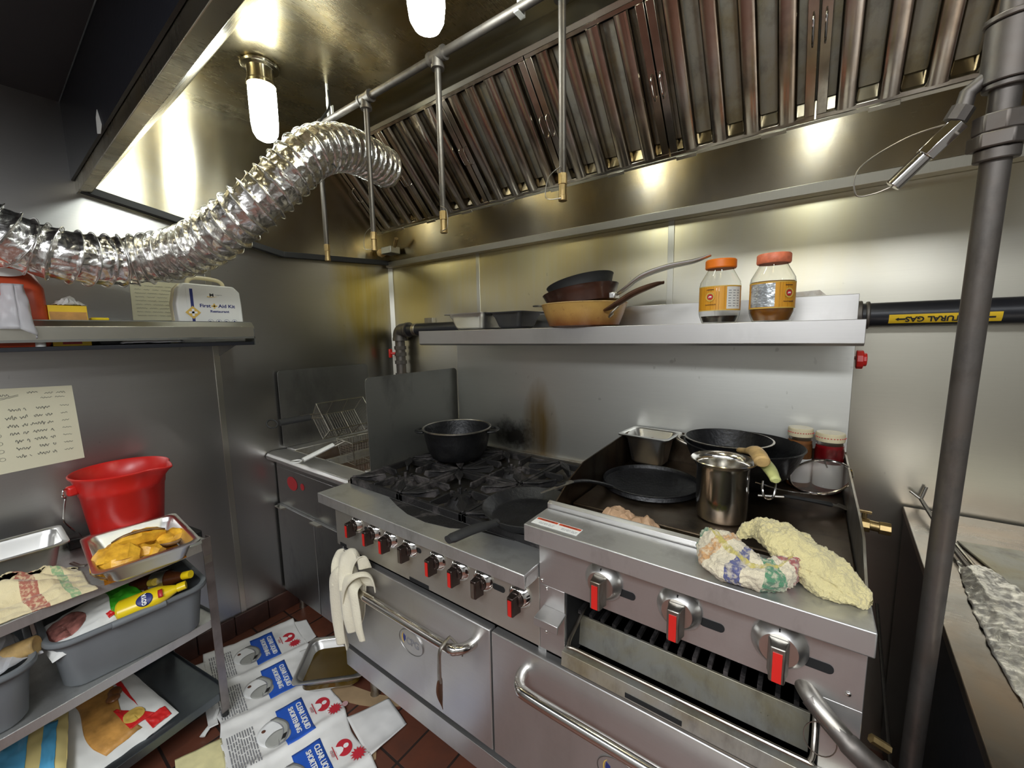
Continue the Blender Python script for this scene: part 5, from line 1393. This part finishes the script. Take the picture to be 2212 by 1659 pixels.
# grey bus tub
def tub(name, x0, x1, y0, y1, z0, z1, label, lift=True):
    t = thing(name, ((x0 + x1) / 2, (y0 + y1) / 2, z0), label, 'tub', 'grey tubs on the middle cart shelf')
    cx_, cy_ = (x0 + x1) / 2, (y0 + y1) / 2; W_, D_ = x1 - x0, y1 - y0
    def rg_(w_, d_, r_, z): return [(x, y, z) for x, y in rrect(w_, d_, r_, 8, cx_, cy_)]
    rings = [rg_(W_ + .012, D_ + .012, .06, z1 - .016), rg_(W_ + .016, D_ + .016, .062, z1 - .008), rg_(W_ + .012, D_ + .012, .06, z1 - .001), rg_(W_ + .004, D_ + .004, .057, z1), rg_(W_ - .012, D_ - .012, .05, z1 - .003), rg_(W_ - .016, D_ - .016, .05, z1 - .02),
             rg_(W_ - .045, D_ - .045, .045, z0 + .012), rg_(W_ - .06, D_ - .06, .04, z0 + .002)]
    build('tub_body', MB().loft(rings, True, False, True), 'grey_plastic', t, solid=.003, angle=50)
    build('grip', MB().tube([(x1 + .009, cy_ - D_ * .16, z1 - .006), (x1 + .009, cy_ + D_ * .18, z1 - .006)], .011, 12), 'grey_plastic', t, bevel=0)
    return t
tub('bus_tub', .155, .54, -1.665, -1.285, .4315, .603, 'grey plastic bus tub of groceries on the middle cart shelf')
tub('bus_tub', .17, .575, -2.06, -1.692, .4315, .60, 'second grey tub at the left edge of the middle cart shelf')
# things in the tub
def bottle(name, p, q, r, label, bodymat, capmat, flatk=1.0):
    p, q = Vector(p), Vector(q); L_ = (q - p).length
    t = thing(name, tuple(p), label, 'bottle')
    Mb = frame(p, (q - p).cross(Vector((0, 0, 1))), (0, 0, 1))
    d = (q - p).normalized(); s_ = d.cross(Vector((0, 0, 1))).normalized(); u_ = s_.cross(d)
    Mb = Matrix(((s_.x, u_.x, d.x, p.x), (s_.y, u_.y, d.y, p.y), (s_.z, u_.z, d.z, p.z), (0, 0, 0, 1)))
    Mb = Mb @ Matrix.Scale(flatk, 4, (0, 1, 0))
    b = MB().lathe([(.001, 0), (r * .85, 0), (r, .006), (r, L_ * .5), (r * .93, L_ * .6), (r * .5, L_ * .8), (r * .36, L_ * .86), (.001, L_ * .86)], (0, 0, 0), 36, Mb)
    bo = build('bottle_body', b, bodymat, t)
    build('cap', MB().lathe([(r * .4, L_ * .86), (r * .44, L_ * .87), (r * .42, L_), (.001, L_)], (0, 0, 0), 24, Mb), capmat, t)
    return t, Mb, L_, bo
t, Mb, L_, bo = bottle('mustard_bottle', (.49, -1.51, .603), (.548, -1.348, .630), .039, 'yellow squeeze bottle with a purple oval label, lying in the grey tub', 'yellow_plastic', 'yellow_plastic', .75)
va = radians(40)
Mo = Mb @ Matrix.Translation((.034 * cos(va), .034 * sin(va), L_ * .42)) 
nrm = Vector((cos(va), sin(va), 0)); 
MoL = Matrix(((-sin(va), 0, cos(va), .0395 * cos(va)), (cos(va), 0, sin(va), .0395 * sin(va)), (0, -1, 0, L_ * .42), (0, 0, 0, 1)))
MoF = Mb @ MoL
ov = build('oval_label', MB().grid(lambda u, v: MoF @ Vector((.024 * v * cos(2 * pi * u), .021 * v * sin(2 * pi * u), .0012 - (.024 * v * cos(2 * pi * u)) ** 2 / (2 * .034))), 32, 6), 'navy_ink', bo, solid=.0006)
text('label_letters', 'GOYA', .016, MoF @ Matrix.Translation((0, 0, .0022)), 'white_ink', ov, .0006, sx=.95, bold=.0006)
build('red_band', MB().grid(lambda u, v: MoF @ Vector(((u - .5) * .03, -.046 + v * .012, .0005 - .0035 * v * 0 - ((u - .5) * .03) ** 2 / .06)), 6, 2), 'red_label', bo, solid=.002)
t, Mb, L_, bo = bottle('brown_bottle', (.385, -1.445, .615), (.532, -1.328, .652), .031, 'dark brown bottle with a yellow cap and silver label in the grey tub', 'brown_bottle', 'yellow_plastic')
build('paper_label', MB().lathe([(.0315, L_ * .35), (.0315, L_ * .62)], (0, 0, 0), 28, Mb), 'pan_steel', bo, label='silver paper label')
t, Mb, L_, bo = bottle('yellow_cap_bottle', (.33, -1.47, .60), (.478, -1.412, .648), .028, 'half hidden bottle with a dull yellow cap behind the mustard bottle', 'brown_bottle', 'gold_plastic')
def pillow(name, c, sx, sy, h, Mr, mat, label, cat, seed=1, parent=None, n=28):
    def fn(u, v):
        x = (u - .5); y = (v - .5)
        e = max(0, 1 - (2 * abs(x)) ** 3.2) * max(0, 1 - (2 * abs(y)) ** 3.2)
        q = Vector((u * 4 + seed, v * 4, seed))
        return Mr @ Vector((x * sx, y * sy, h * e ** .6 + .006 * noise.noise(q * 2.5) + .003 * noise.noise(q * 7)))
    def fn2(u, v):
        x = (u - .5); y = (v - .5)
        e = max(0, 1 - (2 * abs(x)) ** 3.2) * max(0, 1 - (2 * abs(y)) ** 3.2)
        return Mr @ Vector((x * sx, y * sy, -h * .35 * e ** .6))
    b = MB().grid(fn, n, n); b.grid(fn2, n, n)
    return b
def bagm(o, rx=0, ry=0, rz=0): return Matrix.Translation(o) @ Matrix.Rotation(rz, 4, 'Z') @ Matrix.Rotation(ry, 4, 'Y') @ Matrix.Rotation(rx, 4, 'X')
MG = bagm((.437, -1.555, .592), rx=radians(14), ry=radians(10), rz=radians(8))
t = thing('cookie_bag', (.475, -1.56, .56), 'white bag with a clear window and a green end, leaning in the grey tub', 'bag')
build('bag_body', pillow('', None, .16, .24, .03, MG, None, '', '', 2), 'white_paper', t, angle=60)
def patch(M_, f, mat, nm, parent, off=.002, n=20, sx=.16, sy=.24, h=.03, seed=2, **kw):
    """a print that follows the pillow: f(u,v)->(U,V) in pillow coordinates"""
    def g(u, v):
        U, V = f(u, v); x = U - .5; y = V - .5
        e = max(0, 1 - (2 * abs(x)) ** 3.2) * max(0, 1 - (2 * abs(y)) ** 3.2)
        q = Vector((U * 4 + seed, V * 4, seed))
        return M_ @ Vector((x * sx, y * sy, off + h * e ** .6 + .006 * noise.noise(q * 2.5) + .003 * noise.noise(q * 7)))
    return build(nm, MB().grid(g, n, n), mat, parent, solid=.0004, **kw)
patch(MG, lambda u, v: (.03 + .94 * u, .66 + .04 * sin(u * 5) + v * (.31 - .04 * sin(u * 5))), 'green_plastic', 'green_end', t, label='glossy green end panel')
patch(MG, lambda u, v: (.5 + .3 * cos(2 * pi * u) * v, .24 + .2 * sin(2 * pi * u) * v), 'choc_window', 'clear_window', t, label='shiny clear window over brown cookies')
patch(MG, lambda u, v: (.80 + .13 * u, .57 + .07 * v), 'foil_red', 'red_square', t)
# things spilling from the second tub
crumple('clear_bag', (.42, -1.80, .575), .24, .2, .07, 'bag_plastic', 'clear plastic bag bulging out of the left grey tub', 'bag', .2, 4, n=20)
tag(build('paper_roll', MB().cyl((.47, -1.74, .60), (.50, -1.68, .61), .022, 20, .026), 'tan_wood', origin=(.48, -1.71, .59), bevel=.004), 'pale beige roll end sticking out of the left grey tub', 'roll')
# bottom shelf bags
MH = bagm((.30, -1.575, .16), rx=radians(6), ry=radians(10), rz=radians(12))
t = thing('snack_bag', (.30, -1.575, .131), 'white and red snack bag with a picture of golden fries on the bottom cart shelf', 'bag')
build('bag_body', pillow('', None, .42, .28, .035, MH, None, '', '', 3), 'white_paper', t, angle=60)
kw = dict(sx=.42, sy=.28, h=.035, seed=3)
patch(MH, lambda u, v: (.12 + .8 * u, .36 + .34 * v + .06 * sin(u * 6)), 'fried_snack', 'printed_fries', t, label='golden fries printed on the bag', **kw)
patch(MH, lambda u, v: (.1 + .62 * u, .78 + .1 * v * (1 - u)), 'foil_red', 'red_band', t, **kw)
patch(MH, lambda u, v: (.62 + .26 * u, .60 + .2 * u * 0 + .3 * v * (u * .7 + .1)), 'foil_red', 'red_triangle', t, off=.003, **kw)
patch(MH, lambda u, v: (.88 + .1 * u, .74 + .2 * v), 'foil_red', 'red_corner', t, off=.003, **kw)
patch(MH, lambda u, v: (.78 + .07 * cos(2 * pi * u) * v, .70 + .10 * sin(2 * pi * u) * v), 'gold_ink', 'gold_seal', t, off=.0045, **kw)
tag(build('fried_bits', MB().sphere((.27, -1.52, .205), .02, 14, 8, (1.5, 1, .5)).sphere((.30, -1.53, .205), .016, 14, 8, (1.3, 1.2, .6)), 'brown_sauce', origin=(.28, -1.52, .195)), 'reddish brown scrap lying on the snack bag', 'food')
MI = bagm((.40, -1.76, .19), rx=radians(10), ry=radians(18), rz=radians(-10))
t = thing('snack_packet', (.40, -1.76, .14), 'pale yellow packet with light blue print at the lower left corner', 'bag')
build('packet_body', pillow('', None, .26, .22, .03, MI, None, '', '', 5), 'pale_yellow', t, angle=60)
kw = dict(sx=.26, sy=.22, h=.03, seed=5)
patch(MI, lambda u, v: (.12 + .5 * u, .14 + .5 * v), 'sky_blue_print', 'blue_panel', t, label='light blue panel', **kw)
patch(MI, lambda u, v: (.1 + .8 * u, .78 + .13 * v), 'sky_blue_print', 'blue_band', t, label='light blue band', **kw)
# ================================================================ FLOOR
O = Vector((.140, -.9425, .0)); U = Vector((.979, -.204, 0)).normalized(); V = Vector((.204, .979, 0)).normalized()
MFl = Matrix(((U.x, V.x, 0, O.x), (U.y, V.y, 0, O.y), (0, 0, 1, 0), (0, 0, 0, 1)))
bxo = thing('flattened_box', tuple(MFl @ Vector((.5, -.1, 0))), 'flattened white shortening carton with blue printed panels lying on the tile floor', 'carton')
def hz_(s, v):
    seam = min(abs((s + .02) - k_ * .236) for k_ in range(6))
    return .006 + .010 * math.exp(-(seam / .02) ** 2) + .006 * noise.noise(Vector((s * 6, v * 6, 1))) + .0022 * noise.noise(Vector((s * 25, v * 25, 4))) + (.012 * max(0, -v - .16) / .1)
def sheetg(f, mat, nm, n=(60, 30), off=0.0, parent=None, **kw):
    def g(u, v):
        s_, v_ = f(u, v)
        return MFl @ Vector((s_, v_, hz_(s_, v_) + off))
    return build(nm, MB().grid(g, *n), mat, parent or bxo, solid=kw.pop('solid', .0006), angle=40, **kw)
# body of the carton with torn, slightly ragged edges
sheetg(lambda u, v: (-.03 + 1.20 * u, -.275 + .02 * noise.noise(Vector((u * 9, 1, 1))) * (1 - v) + (.275 + .10 + .012 * noise.noise(Vector((u * 8, 5, 1)))) * v), 'greasy_paper', 'carton_sheet', (200, 60), solid=.0025)
# flaps at the far side
for i, (s0, s1, v1, cut) in enumerate(((.0, .20, .15, .02), (.235, .43, .06, 0), (.50, .70, .05, .0), (.72, .93, .255, .03), (.99, 1.16, .10, .02))):
    sheetg(lambda u, v, s0=s0, s1=s1, v1=v1, cut=cut: (s0 + (s1 - s0) * u + cut * v * (1 - 2 * u), .098 + (v1 - .098 + .0001) * v), 'greasy_paper', 'flap', (24, 16), solid=.0025)
for i, (s0, s1, v1) in enumerate(((.02, .20, -.35), (.25, .43, -.30), (.5, .68, -.40), (.73, .92, -.36))):
    sheetg(lambda u, v, s0=s0, s1=s1, v1=v1: (s0 + (s1 - s0) * u, -.27 + (v1 + .27) * v), 'yellowed_paper' if i == 2 else 'greasy_paper', 'flap', (24, 16), solid=.0025)
def decal(pts_fn, mat, nm, off, n=(16, 8), parent=None): return sheetg(pts_fn, mat, nm, n, off, parent)
def lettering(body, s_, v_, size, mat, parent, sx=1.0, off=.0052, bold=.0004):
    z = max(hz_(s_ + dx, v_ + dy) for dx in (-.07, 0, .07) for dy in (-.012, 0, .012))
    return text('lettering', body, size, MFl @ Matrix.Translation((s_, v_, z + off - .002)), mat, parent, .0012, sx=sx, bold=bold)
def star(cx_, cy_, r0, r1, n_, z0, z1):
    return MB().prism([(cx_ + (r0 if k_ % 2 else r1) * cos(pi * k_ / n_), cy_ + (r0 if k_ % 2 else r1) * sin(pi * k_ / n_)) for k_ in range(2 * n_)], 'z', z0, z1, MFl)
random.seed(8)
for i, s0 in enumerate((.0, .238, .502, .735, .98)):
    wd = .192
    bp = decal(lambda u, v, s0=s0: (s0 + wd * u, -.098 + .094 * v), 'blue_ink', 'blue_panel', .0025)
    if i == 4: continue
    lettering('CLEAR LIQUID', s0 + wd * .50, -.024, .0255, 'white_ink', bp, .88)
    lettering('SHORTENING', s0 + wd * .48, -.052, .024, 'white_ink', bp, .9)
    # jug drawing: grey round body and a banner
    jb = decal(lambda u, v, s0=s0: (s0 + .09 + .06 * cos(2 * pi * u) * v, -.125 + .052 * sin(2 * pi * u) * v), 'white_ink', 'jug_picture', .0035, (28, 5))
    decal(lambda u, v, s0=s0: (s0 + .125 + .035 * cos(2 * pi * u) * v, -.115 + .042 * sin(2 * pi * u) * v), 'pale_ink', 'jug_shadow', .004, (24, 5), jb)
    decal(lambda u, v, s0=s0: (s0 + .03 + .13 * u, -.088 + .028 * sin(u * pi) - .034 + .022 * v), 'grey_ink', 'banner', .0052, (18, 4), jb)
    decal(lambda u, v, s0=s0: (s0 + .036 + .118 * u, -.088 + .028 * sin(u * pi) - .030 + .013 * v), 'pale_ink', 'banner_fill', .0062, (18, 4), jb)
    decal(lambda u, v, s0=s0: (s0 + .125 + .02 * u, -.088 + .028 * sin((.75 + .16 * u) * pi) - .030 + .013 * v), 'black_ink', 'banner_mark', .0068, (4, 3), jb)
    decal(lambda u, v, s0=s0: (s0 + .062 + .007 * cos(2 * pi * u) * v, -.150 + .007 * sin(2 * pi * u) * v), 'brown_ink', 'jug_cap', .0052, (12, 3), jb)
    # fine print columns
    b = MB()
    for k_ in range(11):
        vv = -.180 - k_ * .0078; ss = s0 + .012
        while ss < s0 + .185:
            ln_ = random.uniform(.01, .035)
            z_ = hz_(ss + ln_ / 2, vv) + .0028
            b.box(ss, min(ss + ln_, s0 + .19), vv, vv + .0032, z_, z_ + .0006, MFl)
            ss += ln_ + .006
    build('fine_print', b, 'grey_ink', bp)
    # red emblem and burst on the white part
    if i in (0, 2, 3):
        cx_, cy_ = s0 + .095, .048 if i != 1 else .04
        z_ = max(hz_(cx_ + q, cy_) for q in (-.03, 0, .03)) + .002
        em = build('red_emblem', MB().lathe([(.001, z_), (.034, z_), (.034, z_ + .0008), (.001, z_ + .0008)], (0, 0, 0), 36, MFl @ Matrix.Translation((cx_, cy_, 0)) @ Matrix.Scale(.78, 4, (0, 1, 0))), 'red_ink', bxo)
        build('emblem_figure', MB().lathe([(.001, z_ + .001), (.009, z_ + .001), (.009, z_ + .0016), (.001, z_ + .0016)], (0, 0, 0), 20, MFl @ Matrix.Translation((cx_ - .002, cy_ + .008, 0))).prism([(cx_ - .022, cy_ - .026), (cx_ + .02, cy_ - .026), (cx_ + .012, cy_ - .008), (cx_ + .002, cy_ - .002), (cx_ - .008, cy_ - .006)], 'z', z_ + .001, z_ + .0016, MFl), 'white_ink', em)
        build('emblem_base', MB().box(cx_ - .03, cx_ + .03, cy_ - .033, cy_ - .0305, z_ + .001, z_ + .0016, MFl), 'red_ink', em)
        lettering('CHEF', cx_ - .0, cy_ - .041, .010, 'pink_ink', em, 1.2, .004, .0003)
        st = star(s0 + .155, .055 if i == 0 else .07, .016, .026, 13, 0, 0)
        sx_, sy_ = s0 + .158, (.075 if i else .06)
        z_ = max(hz_(sx_ + q, sy_) for q in (-.02, 0, .02)) + .0025
        build('red_burst', star(sx_, sy_, .016, .027, 13, z_, z_ + .0008), 'red_ink', bxo)
z_ = hz_(.78, .12) + .002
build('red_dot', MB().lathe([(.001, z_), (.012, z_), (.012, z_ + .0008)], (0, 0, 0), 20, MFl @ Matrix.Translation((.655, .115, 0))), 'pink_ink', bxo)
# brown cardboard under and beside
tag(build('cardboard_strip', MB().prism([(.62, -.93), (.87, -.86), (.99, -.80), (1.0, -.83), (.93, -.89), (.85, -.93), (.7, -.99)], 'z', .0005, .004), 'cardboard', origin=(.85, -.9, 0)), 'strip of brown cardboard poking out under the range', 'cardboard')
tag(build('cardboard_scrap', MB().prism([(1.03, -1.02), (1.06, -1.0), (1.085, -1.02), (1.075, -1.06), (1.1, -1.11), (1.05, -1.17), (.95, -1.2), (.95, -1.1)], 'z', .0005, .004), 'cardboard', origin=(1.03, -1.1, 0)), 'torn brown cardboard edge at the right end of the white carton', 'cardboard')
tag(build('white_strip', MB().tube(smooth_path([(.44, -1.275, .03), (.47, -1.30, .02), (.492, -1.335, .014), (.50, -1.345, .012)], 5), lambda q: .006 + .004 * q, 8, squash=.4), 'white_paper', origin=(.47, -1.31, .01)), 'twisted white paper strip on the floor beside the cart', 'paper')
# pan of oil
t, Mp, W_, D_ = steam_pan('oil_pan', ((.628, -1.085), (.462, -.905), (.66, -.72), (.852, -.905)), .098, .072, 'half size steel pan of dark used oil on the floor by the range', rad=.035, rim=.014)
build('used_oil', MB().prism([(Mp @ Vector((x, y, 0))).xy[:] for x, y in rrect(W_ - .05, D_ - .05, .035, 6)], 'z', .045, .062), 'oil', t, label='murky yellow brown oil')

# ================================================================ RIGHT COUNTER
t = thing('work_counter', (2.8, -.6, 0), 'stainless work counter with a raised edge right of the range', 'counter')
CP = [(2.487, -.012), (3.3, -.02), (3.3, -1.35), (2.425, -1.35)]
def cx_at(y): return 2.487 - (y + .012) * (-.0463)
top = MB().prism([(2.487, -.015), (3.3, -.015), (3.3, -1.4), (2.423, -1.4)], 'z', .872, .892)
build('counter_top', top, 'counter_steel', t, bevel=.002)
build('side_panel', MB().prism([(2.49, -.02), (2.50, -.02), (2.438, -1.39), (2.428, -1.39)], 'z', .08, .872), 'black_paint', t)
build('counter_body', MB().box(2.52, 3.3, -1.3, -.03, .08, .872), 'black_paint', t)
for x, y in ((2.53, -.08), (2.53, -1.25), (3.2, -.08), (3.2, -1.25)):
    build('leg', MB().cyl((x, y, 0), (x, y, .09), .02, 12), 'worn_steel', t)
tag(build('dark_plate', MB().prism([(2.56, -.24), (2.86, -.20), (2.98, -.42), (2.9, -.6), (2.63, -.58)], 'z', .893, .899), 'greasy_steel', origin=(2.7, -.4, .8925), bevel=.002), 'greasy dark metal plate lying on the right counter', 'plate')
t = thing('metal_rod', (2.54, -.3, .8925), 'long thin metal rods lying across the right counter', 'rod')
build('rod', MB().tube([(2.525, .0 - .02, .925), (2.535, -.25, .906), (2.56, -.68, .903), (2.57, -.95, .9)], .0055, 8), 'pipe_iron', t)
build('rod', MB().tube([(2.548, -.25, .904), (2.578, -.70, .901), (2.59, -.95, .9)], .004, 8), 'worn_steel', t)
build('forked_end', MB().tube([(2.525, -.02, .925), (2.50, -.015, .945)], .004, 8).tube([(2.525, -.02, .925), (2.535, -.015, .965)], .004, 8), 'worn_steel', t)
# foil covered tray
def fnf(u, v):
    cx0 = 2.505 + .02 * u; wv = .02 + .0 * v
    yy = -.355 - .50 * u
    left = 2.533 - .028 * sin(min(1, u * 1.0) * pi * .5) + .02 * u
    left = 2.537 - .03 * sin(u * pi * .62)
    right = 2.552 + .16 * u ** .7
    x = left + (right - left) * v
    q = Vector((x * 40, yy * 40, .3))
    e = min(1, 6 * min(u, 1 - u)) * min(1, 5 * min(v, 1 - v))
    z = .8935 + .022 * e + .006 * noise.noise(q) + .003 * noise.noise(q * 3)
    return Vector((x + .003 * noise.noise(q * 1.5), yy, max(.8935, z)))
tag(build('foil_tray', MB().grid(fnf, 110, 46), 'foil_soft', origin=(2.56, -.6, .8925), angle=60, solid=.0006), 'crumpled aluminium foil over a tray on the right counter', 'foil')
# valve and hoses in the gap
t = thing('brass_valve', (2.40, -.30, .88), 'greasy brass gas valve in the gap right of the range', 'valve')
build('valve_body', MB().cyl((2.335, -.262, .905), (2.425, -.262, .90), .014, 12).cyl((2.36, -.262, .90), (2.385, -.262, .90), .02, 8).cyl((2.405, -.262, .90), (2.43, -.262, .90), .018, 8), 'brass', t, bevel=.001)
build('valve_stem', MB().cyl((2.373, -.262, .92), (2.373, -.262, .938), .006, 8).cbox((2.373, -.262, .938), (.03, .008, .006)), 'brass', t)
t = thing('gas_hose', (2.33, -.9, .75), 'dirty gas hose with fittings at the lower right corner of the range', 'hose')
hp2 = smooth_path([(2.255, -.95, .842), (2.285, -.965, .822), (2.32, -.975, .80), (2.36, -.97, .775), (2.40, -.95, .75), (2.43, -.93, .73)], 8)
build('hose', MB().tube(hp2, lambda q: .0145 + .0025 * (q > .3), 16), 'pipe_iron', t)
build('metal_sleeve', MB().tube(smooth_path([(2.225, -.88, .862), (2.248, -.935, .848), (2.272, -.958, .832), (2.305, -.97, .808)], 6), .0155, 16), 'worn_steel', t, bevel=.0)
build('hex_fitting', MB().cyl((2.345, -.975, .785), (2.362, -.972, .774), .021, 6).cyl((2.375, -.965, .766), (2.39, -.957, .758), .0205, 8), 'pipe_iron', t, bevel=.001)
build('brass_fitting', MB().cyl((2.335, -.945, .812), (2.358, -.938, .80), .007, 6), 'brass', t)
build('loop_wire', MB().tube([(2.272 + .022 * cos(a), -.962, .785 + .03 * sin(a)) for a in [radians(d_) for d_ in range(100, 400, 15)]], .0009, 5), 'worn_steel', t)
tag(build('thin_conduit', MB().cyl((2.43, -.16, .62), (2.415, -.64, .5), .004, 8), 'pipe_iron', origin=(2.42, -.4, .5)), 'thin conduit running down the dark gap beside the counter', 'conduit')
